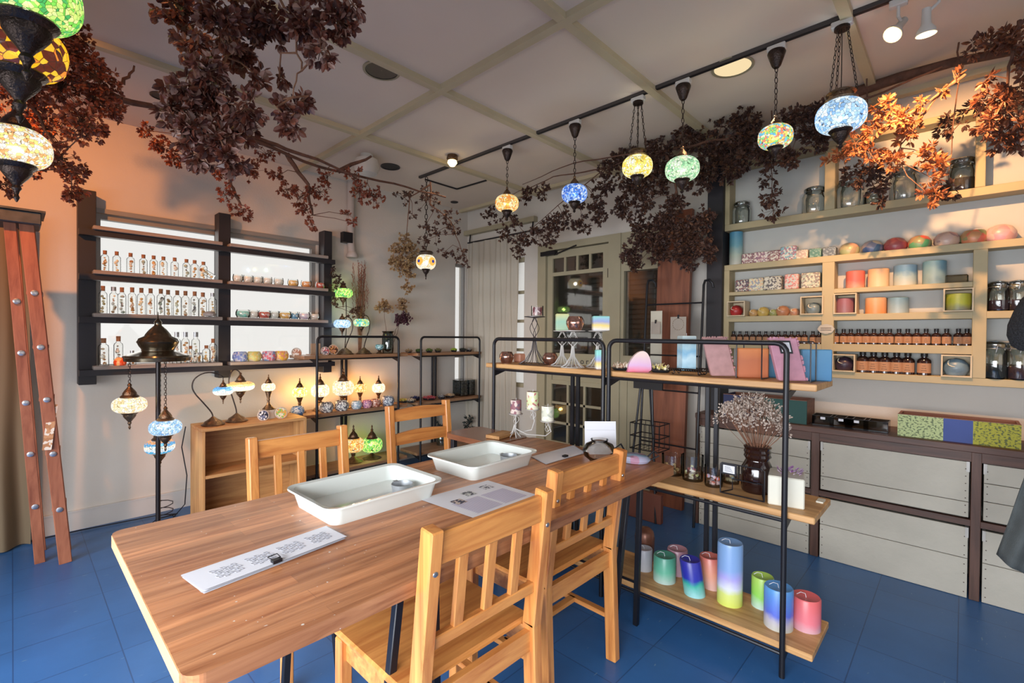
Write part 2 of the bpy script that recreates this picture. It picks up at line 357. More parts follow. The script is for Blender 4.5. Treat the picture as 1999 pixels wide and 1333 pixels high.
wall_holes('wall_back', 'Y', YB-.12, YB, XL, XW, [(-.3, 2.1, .6, 1.9)])
struct('ground', MB().box(-9, XL-.12, -6, 8, -.2, -.1), plain('grey_pavement', (.22, .21, .2), .9))
struct('baseboard_left', MB().box(XL, 3.44, YW-.014, YW, 0, .125).box(XL, 3.44, YW-.018, YW, .118, .128), plain('wall_trim', (.55, .52, .49), .6, var=.03))
struct('baseboard_right', MB().box(XW-.014, XW, YB, 2.2, 0, .125), MC['wall_trim'])
# ceiling battens
BW = .022
for i, y in enumerate((-1.41, -.51, .39, 1.305, 2.19, 3.09)):
    struct('trim_%d' % (i+1), MB().box(XL, XW, y-BW, y+BW, ZC-.03, ZC), BATT)
for i, x in enumerate((-.14, 1.695, 3.51)):
    struct('trim_%d' % (i+7), MB().box(x-BW, x+BW, YB, YW, ZC-.0305, ZC-.0002), BATT)
# window 1 frame and panes (behind the display unit)
wf = MB(); T = .035
for x0, x1, z0, z1 in ((.385, 1.86, 2.035, 2.07), (.385, 1.86, 1.04, 1.065), (.385, .41, 1.065, 2.035), (1.825, 1.86, 1.065, 2.035), (1.085, 1.13, 1.065, 2.035)): wf.box(x0, x1, YW+.02, YW+.07, z0, z1)
wf.box(.35, 1.9, YW-.012, YW, 2.07, 2.10)
w1 = struct('window_1', wf, plain('aluminium_frame', (.3, .29, .28), .45, metal=.4, var=.05))
MB().box(.41, 1.085, YW+.043, YW+.047, 1.065, 2.035).box(1.13, 1.825, YW+.043, YW+.047, 1.065, 2.035).build('pane', glass('window_pane', (1, 1, 1), 0), w1)
wf = MB()
for x0, x1, z0, z1 in ((3.44, 3.46, .75, 2.09), (3.58, 3.60, .75, 2.09), (3.46, 3.58, 2.06, 2.09), (3.46, 3.58, .75, .78), (3.46, 3.58, 1.03, 1.05)): wf.box(x0, x1, YW+.02, YW+.07, z0, z1)
w2 = struct('window_2', wf, MC['aluminium_frame']); MB().box(3.46, 3.58, YW+.043, YW+.047, .78, 2.06).build('pane', MC['window_pane'], w2)
wf = MB()
for y0, y1, z0, z1 in ((3.27, 3.29, .75, 2.09), (4.0, 4.02, .75, 2.09), (3.29, 4.0, 2.05, 2.09), (3.29, 4.0, .75, .79), (3.29, 4.0, 1.72, 1.75), (3.29, 4.0, 1.42, 1.45), (3.29, 4.0, 1.12, 1.15)): wf.box(XW+.02, XW+.07, y0, y1, z0, z1)
w3 = struct('window_3', wf, CREAMD); MB().box(XW+.043, XW+.047, 3.29, 4.0, .79, 2.05).build('pane', MC['window_pane'], w3)
# shop front window behind the camera
wf = MB()
for y in (-1.0, .13, 1.27, 2.4, 3.56): wf.box(XL-.08, XL-.04, y, y+.04, .25, 1.75)
w4 = struct('window_4', wf, CREAMD)

# ------------------------------------------------------------ door and side window in the far wall
dr = MB()
for i, (y0, y1, z0, z1) in enumerate(((2.2, 2.26, 0, 2.17), (2.97, 3.07, 0, 2.17), (2.26, 2.97, 2.11, 2.17), (2.14, 2.2, 0, 2.17))): dr.box(XW-.03, XW+.03, y0, y1, z0, z1)
struct('trim_10', dr, CREAMD)
D = thing('door_1', None, None); tag(D, kind='structure')
dl = MB(); X0, X1 = XW-.005, XW+.035
rail = [(2.27, 2.33, .02, 2.1), (2.90, 2.965, .02, 2.1), (2.33, 2.90, 2.03, 2.1), (2.33, 2.90, 1.86, 1.895), (2.33, 2.90, .98, 1.12), (2.33, 2.9, .02, .27), (2.33, 2.9, .82, .86)]
for i, (y0, y1, z0, z1) in enumerate(rail): dl.box(X0+(.001 if i > 1 else 0), X1, y0, y1, z0, z1)
for y in (2.472, 2.614, 2.756): dl.box(X0+.005, X1-.005, y-.011, y+.011, 1.895, 2.03)
for y in (2.52, 2.71): dl.box(X0+.005, X1-.005, y-.011, y+.011, .27, .82)
for z in (.45, .64): dl.box(X0+.005, X1-.005, 2.33, 2.9, z-.011, z+.011)
dl.box(X0+.012, X1-.012, 2.33, 2.9, .86, .98)
df = dl.build('door_frame', CREAMD, D)
DG = glass('door_glass', (.62, .62, .6), .08)
g = MB().box(XW+.012, XW+.016, 2.33, 2.9, .27, .82).box(XW+.012, XW+.016, 2.33, 2.9, 1.12, 1.86).box(XW+.012, XW+.016, 2.33, 2.9, 1.895, 2.03); g.build('glass_pane', DG, D)
MB().box(X0-.045, X0, 2.84, 3.02, 2.06, 2.10).bar((X0-.03, 2.86, 2.06), (X0-.03, 2.6, 2.12), .012, .012).build('door_closer', BLACK, D)
MB().tube([(X0, 2.3, 1.02), (X0-.05, 2.3, 1.02), (X0-.05, 2.34, 1.02)], .008).lathe([(.012, 0), (.012, .01)], 12, (X0-.01, 2.3, 1.0)).build('door_handle', BRONZED, D)
text('h o o r i', .075, face_negx(X0-.001, 2.56, 1.05), D, 'lettering', INK)
hg = MB()
for z in (1.8, 1.0, .3): hg.box(X0-.012, X0+.004, 2.262, 2.275, z, z+.08)
hg.build('hinge', BRONZED, D)
sw = MB()
for y0, y1, z0, z1 in ((1.70, 1.77, 0, 2.17), (2.11, 2.14, 0, 2.17), (1.77, 2.11, 1.84, 2.17), (1.77, 2.11, 0, 1.12)): sw.box(XW-.02, XW+.03, y0, y1, z0, z1)
sw.box(XW-.028, XW-.018, 1.8, 2.08, .12, .135).box(XW-.028, XW-.018, 1.8, 2.08, .95, .965).box(XW-.028, XW-.018, 1.8, 1.815, .12, .96).box(XW-.028, XW-.018, 2.065, 2.08, .12, .96)
w5 = struct('window_5', sw, CREAMD); MB().box(XW+.012, XW+.016, 1.77, 2.11, 1.12, 1.84).build('pane', DG, w5)
# room seen dimly beyond the door
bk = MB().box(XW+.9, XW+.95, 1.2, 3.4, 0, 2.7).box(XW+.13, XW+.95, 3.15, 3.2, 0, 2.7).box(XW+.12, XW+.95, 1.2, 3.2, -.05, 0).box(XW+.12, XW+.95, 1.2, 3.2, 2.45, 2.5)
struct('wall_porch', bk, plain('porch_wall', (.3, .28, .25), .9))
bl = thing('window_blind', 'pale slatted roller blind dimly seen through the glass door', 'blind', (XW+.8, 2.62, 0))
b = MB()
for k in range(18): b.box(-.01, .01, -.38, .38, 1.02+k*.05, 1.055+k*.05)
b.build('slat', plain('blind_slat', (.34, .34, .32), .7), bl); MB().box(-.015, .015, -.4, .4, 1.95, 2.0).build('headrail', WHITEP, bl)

# dark post between door and shelves
struct('trim_11', MB().box(3.46, XW, 1.245, 1.355, 0, ZC, None, .004), DARKP)
# header over curtain
struct('trim_12', MB().box(3.56, XW, 3.1, YW, 2.42, 2.47), CREAMD)
t = thing('curtain_rod', 'thin black curtain rod under the ceiling of the far corner', 'curtain rod', (3.572, 3.6, 2.33))
MB().tube([(0, .5, 0), (0, -.5, 0)], .008).build('rod', BLACK, t)
for y in (.47, -.47): MB().bar((0, y, -.01), (.012, y, .09), .012, .012).build('bracket', BLACK, t)
def curtain(name, label, axis, a0, a1, c, z0, z1, mat, amp=.03, per=.09):
    b = MB(); n = 120; m = 14; V = []; Fs = []
    for i in range(n+1):
        u = a0+(a1-a0)*i/n
        for j in range(m+1):
            v = z0+(z1-z0)*j/m; q = amp*(.5+.5*(1-j/m))*math.sin(2*PI*u/per+.8*math.sin(u*9)+.3*math.sin(j*.4))+.012*math.sin(u*31+j*.5)
            V.append((c+q, u, v) if axis == 'X' else (u, c+q, v))
    for i in range(n):
        for j in range(m): Fs.append((i*(m+1)+j, (i+1)*(m+1)+j, (i+1)*(m+1)+j+1, i*(m+1)+j+1))
    b.add(V, Fs, True); return tag(b.build(name, mat), label, 'curtain')
def cloth(name, col, tl):
    m, nt = nodes(name); d = N(nt, 'ShaderNodeBsdfDiffuse'); d.inputs[0].default_value = (*col, 1); t = N(nt, 'ShaderNodeBsdfTranslucent'); t.inputs[0].default_value = (*col, 1)
    mx = N(nt, 'ShaderNodeMixShader', Fac=tl); nt.links.new(d.outputs[0], mx.inputs[1]); nt.links.new(t.outputs[0], mx.inputs[2]); out(nt, mx.outputs[0]); return m
curtain('sheer_curtain', 'sheer beige curtain in soft folds hanging in the far corner', 'X', 3.31, 4.12, 3.572, .05, 2.32, cloth('sheer_cloth', (.60, .55, .47), .35), .017, .085)
curtain('drab_curtain', 'olive brown curtain hanging behind the wooden stepladder', 'Y', -.75, .075, 4.03, .01, 1.95, cloth('olive_cloth', (.20, .155, .10), .1), .03, .16)

# ------------------------------------------------------------ display unit in front of window 1
WS = [1.954, 1.674, 1.402, 1.066]      # board tops
du = thing('window_display_shelf', 'dark wall rack with grey wooden boards mounted across the bright window', 'shelf', (1.1, 4.1, 0))
for x0, x1 in ((.29, .377), (1.068, 1.15), (1.875, 1.95)):
    MB().box(x0-1.1, x1-1.1, -.05, .055, .945, 2.185, None, .003).build('post', DARKP, du)
for z in WS:
    MB().box(.355-1.1, 1.075-1.1, -.13, .05, z-.024, z, None, .003).build('board', GREYW, du)
    MB().box(1.125-1.1, 1.88-1.1, -.13, .05, z-.024, z, None, .003).build('board', GREYW, du)
    MB().box(.29-1.1, 1.95-1.1, -.11, -.05, z-.062, z-.024).build('bearer', DARKP, du)

# herbarium bottles
def liquid(i):
    cols = [((.85, .62, .3), (.5, .3, .1), (.95, .9, .8)), ((.95, .9, .7), (.7, .5, .2), (.9, .95, .9)), ((.6, .3, .12), (.9, .8, .6), (.95, .95, .9)), ((.5, .6, .5), (.9, .9, .85), (.2, .2, .2))]
    return blotch('dried_flowers_%d' % (i % 4), cols[i % 4], 60, .6, tr=.3)
def bottle(h, r, mat_fill, cork=True, name='flower_bottle'):
    t = thing(name, None, 'bottle')
    MB().lathe([(.001, 0), (r, 0), (r, h*.68), (r*.9, h*.74), (r*.5, h*.79), (r*.5, h*.86)], 16).build('glass_body', CLEAR, t)
    b = MB(); z = .006
    while z < h*.62:
        a = random.uniform(0, 6); rr = r*random.uniform(.3, .75); b.ball((rr*.4*math.cos(a), rr*.4*math.sin(a), z+r*.3), rr*.72, 7, 5, random.uniform(.6, 1.3)); z += r*random.uniform(.45, .95)
    b.build('dried_flowers', mat_fill, t)
    if cork: MB().lathe([(r*.46, h*.82), (r*.5, h)], 12).build('cork', CORK, t)
    else: MB().lathe([(r*.62, h*.84), (r*.62, h), (r*.2, h+.002)], 14).build('lid', STEEL, t)
    return t
def wb(px, y): return at(px, y, 'Y', 4.02).x
look = {0: 'amber petals', 1: 'yellow flowers', 2: 'brown petals', 3: 'greyish sprigs'}
protos = {}
def put_bottle(px, z, top, r_px, i, label, group, cork=True):
    x = wb(px, 560); p = (x, 4.02, z); h = at(px, top, 'Y', 4.02).z-z; r = m_(r_px, p); key = (round(h, 2), round(r, 3), i % 4, cork)
    if key not in protos: protos[key] = bottle(h, r, liquid(i), cork)
    return place(protos[key], p, random.uniform(0, 6), label, group)
for k, (px, top) in enumerate([(205, 489), (228, 491), (255, 494), (280, 497), (300, 499), (319, 501), (341, 503), (364, 506), (380, 508), (397, 511)]):
    put_bottle(px, WS[1], top, 6.5, k, '%s corked bottle from the left on the upper bottle board, holding %s' % (ORD[k], look[k % 4]), 'bottles on the upper window board')
p = bottle(.1, .02, liquid(1)); p['label'] = 'corked glass bottle lying tilted against the middle post, last on the upper bottle board'; p['group'] = 'bottles on the upper window board'
p.location = (wb(411, 540)+.02, 4.02, WS[1]+.02); p.rotation_euler = (0, R(-60), 0)
for k, (px, top) in enumerate([(201, 558), (222, 560), (238, 561), (258, 561), (276, 562), (294, 563), (314, 564), (328, 566), (346, 567), (362, 568), (380, 569), (396, 571), (415, 572)]):
    put_bottle(px, WS[2], top, 6.8, k+1, '%s bottle from the left on the middle bottle board, holding %s' % (ORD[k], look[(k+1) % 4]), 'bottles on the middle window board', k not in (1, 12))
for k, (px, top, r, ck) in enumerate([(202, 660, 8.5, 1), (231, 656, 7.5, 1), (258, 684, 6, 0), (314, 647, 6.5, 1), (330, 685, 6, 1), (345, 648, 7, 0), (362, 648, 7, 0), (344+8, 686, 6, 0), (372, 675, 6, 1), (382, 648, 7, 0), (390, 688, 6, 0), (403, 674, 7, 1), (416, 661, 6.5, 1)]):
    put_bottle(px, WS[3], top, r, k+2, '%s %s %s bottle from the left on the bottom window board, holding %s' % (ORD[k], 'tall' if top < 665 else 'short', 'corked' if ck else 'lidded', look[(k+2) % 4]), 'bottles on the bottom window board', bool(ck))
def dome(r, mat, fl=1.):
    return MB().lathe([(.001, 0), (r*.8, 0), (r, r*.45), (r*.96, r*.9), (r*.75, r*1.3), (r*.4, r*1.5), (.001, r*1.55)], 20)
o = dome(.035, None).build('round_paperweight', blotch('red_resin', [(.8, .1, .03), (.9, .5, .2), (.95, .8, .6)], 30, .1)); o.location = (wb(233, 700), 3.99, WS[3]); tag(o, 'red and amber domed paperweight in front of the bottles on the bottom window board', 'paperweight')
o = MB().lathe([(.001, 0), (.035, .005), (.04, .02), (.025, .035), (.001, .04)], 14, wob=lambda a, z: 1+.15*math.sin(3*a)).build('grey_stone', plain('pale_stone', (.4, .36, .34), .9)); o.location = (wb(407, 620), 3.98, WS[2]); tag(o, 'grey lumpy stone at the right end of the middle bottle board', 'stone')

def cup(r, h, gm, fm, bulge=.12, name='glass_cup', fill=.8):
    t = thing(name, None, 'cup')
    MB().lathe([(.001, 0), (r*.85, 0), (r*(1+bulge*.5), h*.35), (r*(1+bulge*.5), h*.65), (r*.9, h), (r*.86, h), (r*(.97+bulge*.5), h*.62), (r*(.97+bulge*.5), h*.36), (r*.8, h*.06), (.001, h*.05)], 20, cap=False).build('glass', gm, t)
    if fm: MB().lathe([(.001, h*.07), (r*.78, h*.07), (r*.94, h*.36), (r*.94, h*min(fill, .6)), (r*.82, h*fill), (.001, h*fill)], 18, cap=False).build('filling', fm, t)
    return t
TG = {'clear': (.93, .93, .9), 'amber': (.95, .65, .25), 'orange': (.95, .5, .2), 'red': (.75, .2, .15), 'teal': (.45, .85, .78), 'white': (.95, .93, .9), 'blue': (.3, .6, .85), 'lilac': (.8, .72, .88)}
for k, (px, cn, wdt) in enumerate([(465, 'clear', 9), (485, 'white', 9), (504, 'clear', 9), (523, 'white', 9), (545, 'clear', 9), (573, 'amber', 10), (599, 'orange', 10), (626, 'red', 9)]):
    x = wb(px, 540); q = (x, 4.03, WS[1]); c = cup(m_(wdt, q), .058, CLEAR, blotch('wax_'+cn, [TG[cn], tuple(v*.8 for v in TG[cn]), (.95, .93, .88)], 50, .3, tr=.45), .02)
    c.location = q; c['label'] = '%s candle glass from the middle post on the upper right window board, %s wax' % (ORD[k], cn); c['group'] = 'candle glasses on the upper right window board'
for k, (px, cn, wdt) in enumerate([(475, 'teal', 12), (496, 'white', 8), (517, 'red', 11), (537, 'clear', 8), (557, 'amber', 11), (576, 'blue', 7), (595, 'lilac', 10), (615, 'white', 9)]):
    x = wb(px, 600); q = (x, 4.03, WS[2]); c = cup(m_(wdt, q), .063, CLEAR, blotch('wax_'+cn, [TG[cn], tuple(v*.7 for v in TG[cn]), (.95, .93, .88)], 50, .3, tr=.45), .15)
    c.location = q; c['label'] = '%s rounded candle glass from the middle post on the middle right window board, %s wax' % (ORD[k], cn); c['group'] = 'candle glasses on the middle right window board'
for k, (px, cs, nm) in enumerate([(469, [(.25, .35, .75), (.5, .65, .85), (.85, .85, .9)], 'blue'), (496, [(.75, .8, .4), (.9, .75, .3), (.9, .85, .7)], 'yellow green'), (525, [(.85, .25, .35), (.95, .8, .85), (.4, .6, .85)], 'pink and blue'), (549, [(.95, .75, .1), (.9, .5, .3), (.95, .85, .7)], 'yellow and orange')]):
    x = wb(px, 690); q = (x, 4.02, WS[3]); c = cup(m_(12, q), .075, blotch('mosaic_bowl_'+nm.replace(' ', '_'), cs, 75, .2, tr=.5), None, .25, 'mosaic_bowl')
    c.location = q; tag(c, nm+' mosaic glass candle bowl on the bottom right window board', 'bowl', 'mosaic bowls on the window board')
def disc(px, py, y, z, r, cs, label, name='mosaic_coaster'):
    x = at(px, py, 'Y', y).x; t = thing(name, label, 'coaster', (x, y, z+r)); M = Matrix.Rotation(R(78), 4, 'X')
    MB().lathe([(r*.93, -.004), (r*.93, .004)], 24, M=M).build('mosaic', blotch('coaster_'+str(px), cs, 90, .3), t)
    MB().tube([M @ Vector((r*math.cos(a*PI/12), r*math.sin(a*PI/12), 0)) for a in range(24)], .005, 6, True).build('rim', plain('pale_rim', (.5, .42, .36), .6), t); return t
disc(579, 683, 4.02, WS[3]+.02, .038, [(.5, .2, .12), (.8, .6, .5), (.9, .85, .8)], 'round brown mosaic coaster standing on wooden blocks at the window')
blk = MB().box(-.1, .13, -.05, .05, 0, .018).box(.0, .12, -.04, .05, .018, .045); o = blk.build('wooden_blocks', BOARDX); o.location = (wb(600, 690), 4.0, WS[3]); tag(o, 'flat brown wooden block under the round coaster at the window end', 'wooden block')
o = MB().box(-.04, .04, -.006, .006, 0, .09).build('card_frame', plain('kraft_card', (.3, .2, .13), .7)); o.location = (wb(617, 670), 4.03, WS[3]+.045); tag(o, 'small square brown framed card leaning at the right edge of the window', 'frame')

# ------------------------------------------------------------ mosaic lamps
PAL = {
 'amber': [(1, .55, .12), (1, .8, .35), (.9, .35, .08), (1, .9, .6)],
 'yellow': [(1, .85, .2), (1, .95, .55), (.95, .7, .1), (1, 1, .85)],
 'cream': [(1, .9, .6), (1, .95, .8), (1, .75, .4), (1, 1, .95)],
 'green': [(.25, .75, .12), (.7, .95, .25), (.9, .95, .4), (.1, .5, .15)],
 'palegreen': [(.5, .85, .5), (.75, .95, .65), (.3, .6, .35), (.85, .95, .8)],
 'blue': [(.08, .25, .8), (.35, .55, .95), (.75, .85, 1), (.05, .15, .6)],
 'sky': [(.45, .7, .95), (.7, .88, 1), (.9, .97, 1), (.3, .55, .9)],
 'multi': [(1, .3, .2), (1, .8, .2), (.2, .6, .9), (1, .95, .7), (.3, .8, .3)],
 'teal': [(.1, .6, .65), (.8, .85, .2), (.2, .7, .5), (1, .95, .8)],
 'zigzag': [(1, .55, .02), (1, .6, .05), (.12, .03, .02), (.9, .3, .05)],
 'orangeband': [(.95, .45, .15), (.1, .5, .85), (.9, .95, 1), (1, .9, .75), (.15, .45, .8), (1, .5, .25)],
 'bluetop': [(1, .97, .85), (1, .98, .9), (.9, .97, 1), (.3, .65, .95), (.2, .5, .9)],
 'whiteyel': [(1, .85, .6), (1, .98, .9), (1, 1, .95), (1, .9, .3), (.95, .5, .2)]}
def globe(parent, z, r, pal, asp=.72, st=1.1, e=1.2, bands=False, scale=None, col=None, x=0, y=0, seg=28):
    zs = [-.82+.1171*i for i in range(15)]
    prof = [(r*max(.42, (1-abs(q)**2.6)**.5), q*r*asp) for q in zs]
    m = mosaic('mosaic_%s_%d' % (pal, round(r*100)), PAL[pal], scale or 7.2/r, st*1.35, r*asp if bands else None)
    o = MB().lathe(prof, seg, cap=False).build('glass_globe', m, parent, (x, y, z))
    c = col or tuple(PAL[pal][1]); point((x, y, z), e, tuple(.35+.65*v for v in c) if not col else col, r*.22, parent); return o
def capd(parent, z, r, up=True, mat=None, x=0, y=0, fin=True, name=None):
    s = 1 if up else -1
    pr = [(r*.52, 0), (r*.56, .06*r), (r*.5, .14*r), (r*.42, .2*r), (r*.4, .34*r), (r*.3, .5*r), (r*.16, .68*r), (r*.1, .78*r), (r*.14, .88*r), (r*.08, .98*r)]+([(r*.05, 1.1*r), (r*.09, 1.2*r), (.002, 1.36*r)] if fin else [(r*.04, 1.02*r)])
    pr = [(a, s*b) for a, b in pr]
    if not up: pr = pr[::-1]
    return MB().lathe(pr, 18, (x, y, z)).build(name or ('cap' if up else 'bottom_cap'), mat or BRONZE, parent)
def table_lamp(label, loc, h, r, pal, **k):
    t = thing('mosaic_table_lamp', label, 'lamp', loc, 0, k.pop('group', None)); gz = h*.62
    MB().lathe([(r*.85, 0), (r*.9, h*.02), (r*.6, h*.07), (r*.28, h*.14), (r*.16, h*.22), (r*.24, h*.27), (r*.18, h*.3), (r*.5, gz-r*.66), (r*.52, gz-r*.6)], 20).build('base', BRONZE, t)
    globe(t, gz, r, pal, **k); capd(t, gz+r*.58, r); return t
def swan_lamp(label, loc, h, r, pal, side=-1, reach=.08, rz=0, gdrop=.45, asp=.6, **k):
    t = thing('swan_neck_lamp', label, 'lamp', loc, rz, k.pop('group', None))
    MB().lathe([(.068, 0), (.07, .008), (.055, .016), (.05, .028), (.03, .04), (.012, .055), (.008, .06)], 22, wob=lambda a, z: 1+.03*math.sin(12*a)).build('base', BRONZE, t)
    pts = [(0, 0, .05)]+[Vector((side*q[0]*reach, 0, q[1]*h)) for q in ((.1, .25), (.55, .45), (.95, .62), (1.1, .75), (1.0, .88), (.65, .97), (.2, 1.0), (-.3, .96), (-.55, .9))]
    pts = [Vector(p) for p in pts]; fine = []
    for i in range(len(pts)-1):
        for q in range(4):
            a, b, c, d = pts[max(0, i-1)], pts[i], pts[i+1], pts[min(len(pts)-1, i+2)]; s = q/4
            fine.append(.5*((2*b)+(c-a)*s+(2*a-5*b+4*c-d)*s*s+(3*b-a-3*c+d)*s**3))
    fine.append(pts[-1]); MB().tube(fine, .0045, 8).build('neck', BRONZED, t)
    gx = pts[-1].x; gz = h*gdrop+.02; gt = pts[-1].z
    globe(t, gz, r, pal, asp=asp, x=gx, **k); capd(t, gz+r*asp*.8, r*.75, True, None, gx, 0, False); capd(t, gz-r*asp*.8, r*.75, False, None, gx)
    MB().tube([(gx, 0, gz+r*asp*.8+r*.7), (gx, 0, gt)], .0025, 6).build('chain', BRONZED, t); return t

# ------------------------------------------------------------ crate shelf with lamps, left
BZ = .655
cx = thing('wooden_crate_shelf', 'open pine crate shelf of two compartments against the window wall', 'shelf', (.85, 3.58, 0))
b = MB(); L, W = .68, .29
wz_ = wood('pine_crate_z', (.36, .16, .055), (.62, .34, .13), 'Z', 1.3, .55); MB().box(0, .02, 0, W, 0, BZ-.02, None, .002).build('side_panel', wz_, cx); MB().box(L-.02, L, 0, W, 0, BZ-.02, None, .002).build('side_panel', wz_, cx)
MB().box(0, L, 0, W, BZ-.02, BZ+.0, None, .002).build('top_panel', CRATEW, cx); MB().box(.02, L-.02, .0, W, .325, .345).build('shelf_board', CRATEW, cx)
MB().box(.02, L-.02, 0, W, 0, .02).build('bottom_panel', CRATEW, cx); MB().box(.02, L-.02, W-.012, W-.002, .02, BZ-.02).build('back_panel', CRATEW, cx)
for k, (px, cs, nm) in enumerate([(410, [(.5, .4, .35), (.75, .7, .68), (.35, .25, .25)], 'beige'), (430, [(.3, .35, .3), (.7, .72, .7)], 'grey green'), (450, [(.08, .06, .3), (.75, .75, .85), (.2, .2, .5)], 'navy and white'), (470, [(.6, .6, .65), (.15, .15, .3)], 'white and ink')]):
    q = at(px, 985, 'Y', 3.68); r = .036; o = MB().lathe([(.001, 0), (r*.7, 0), (r, r*.7), (r*.95, r*1.2), (r*.7, r*1.6), (r*.65, r*1.6), (.001, r*.4)], 18, cap=False).build('mosaic_ball_holder', blotch('ball_'+str(px), cs, 110, .25)); o.location = (q.x, 3.68, .02)
    tag(o, nm+' patterned small round candle holder on the bottom of the crate shelf', 'candle holder', 'candle holders in the crate shelf')
swan_lamp('swan neck table lamp with a pale blue and white globe on the crate shelf', (at(416, 800, 'Y', 3.70).x, 3.70, BZ), .36, .062, 'bluetop', -1, .11, 0, .58, .55, st=1.15, e=1.6, bands=True)
swan_lamp('swan neck table lamp with a large glowing yellow white globe on the crate shelf', (at(462, 800, 'Y', 3.74).x, 3.74, BZ), .37, .09, 'whiteyel', -1, .045, 0, .62, .42, st=1.5, e=3.2, bands=True, col=(1, .75, .4))
tn = thing('round_tin', 'round white tin under the small cream globe lamp', 'tin', (at(524, 800, 'Y', 3.76).x, 3.76, BZ)); MB().lathe([(.06, 0), (.06, .045)], 24).build('tin_body', WHITEP, tn); MB().lathe([(.063, .045), (.063, .06), (.001, .061)], 24).build('lid', WHITEP, tn)
table_lamp('small table lamp with a cream globe standing on a round white tin', (tn.location.x, 3.76, BZ+.061), .27, .048, 'cream', st=1.3, e=1.6, col=(1, .72, .4))
disc(514, 806, 3.66, BZ, .036, [(.03, .03, .05), (.85, .85, .85), (.15, .18, .3)], 'black and white round mosaic coaster leaning on the crate shelf')
disc(549, 803, 3.66, BZ, .04, [(.75, .4, .1), (.25, .55, .12), (.8, .75, .6)], 'orange and green round mosaic coaster leaning on the crate shelf')
cb = MB().tube([(.82, 3.86, .64), (.8, 3.87, .5), (.83, 3.87, .3), (.82, 3.88, .1), (.75, 3.9, .01), (.6, 3.85, .008), (.68, 3.98, .008), (.8, 4.0, .008), (.7, 4.06, .008), (.3, 4.1, .008), (-.4, 4.08, .008)], .0035, 6)
tag(cb.build('power_cord', BLACK), 'thin black power cord trailing along the baseboard beside the crate shelf', 'cord')
tag(MB().tube([(.78, 3.95, .008)]+[(.72+.05*math.cos(a*.8), 3.96+.04*math.sin(a*.8), .01+.016*a*.4) for a in range(22)], .003, 6).build('coiled_cord', BLACK), 'coiled black cable on the floor at the left side of the crate shelf', 'cord')

# ------------------------------------------------------------ floor lamp with three globes
FX, FY = .625, 3.62
fl = thing('mosaic_floor_lamp', 'tall bronze floor lamp with three hanging mosaic globes beside the crate shelf', 'lamp', (FX, FY, 0))
MB().lathe([(.14, 0), (.145, .012), (.12, .025), (.06, .04), (.03, .07), (.014, .09)], 26).build('base', BRONZED, fl)
MB().tube([(0, 0, .08), (0, 0, 1.13)], .013, 12).build('pole', plain('dark_pole', (.02, .015, .015), .35, metal=.5), fl)
MB().lathe([(.15, 1.105), (.168, 1.108), (.17, 1.128), (.175, 1.132), (.172, 1.142), (.12, 1.158), (.085, 1.17), (.085, 1.18), (.098, 1.2), (.11, 1.225), (.1, 1.245), (.07, 1.26), (.066, 1.27), (.045, 1.3), (.02, 1.325), (.018, 1.335), (.021, 1.345), (.012, 1.36), (.004, 1.37), (.002, 1.41)], 30).build('canopy', plain('polished_dark_bronze', (.12, .10, .07), .2, metal=.9, var=.5, scale=18), fl)
for nm, px, py, r, pal, bd, cn in (('a', 253, 790, .092, 'cream', False, (1, .85, .5)), ('b', 323, 834, .086, 'sky', False, (.8, .92, 1)), ('c', 312, 871, .08, 'orangeband', True, (.8, .9, 1))):
    yy = {'a': 3.6, 'b': 3.5, 'c': 3.74}[nm]; q = at(px, py, 'Y', yy); rx, ry, rz_ = q.x-FX, yy-FY, q.z; r = m_({'a': 28, 'b': 27, 'c': 25}[nm], q)
    globe(fl, rz_, r, pal, .62, 1.1, 1.0, bd, x=rx, y=ry, col=cn); capd(fl, rz_+r*.5, r, True, None, rx, ry, False); capd(fl, rz_-r*.5, r*.9, False, None, rx, ry)
    ch = MB(); z = rz_+r*1.5
    while z < 1.11: ch.tube([(rx+.006*math.cos(a*PI/4), ry+.002, z+.011*math.sin(a*PI/4)+.011) for a in range(8)], .0018, 5, True); ch.tube([(rx+.002, ry+.006*math.cos(a*PI/4), z+.011*math.sin(a*PI/4)+.027) for a in range(8)], .0018, 5, True); z += .032
    ch.tube([(rx, ry, rz_+r*1.4), (rx, ry, rz_+r*1.55)], .002, 5); ch.build('chain', BRONZED, fl)

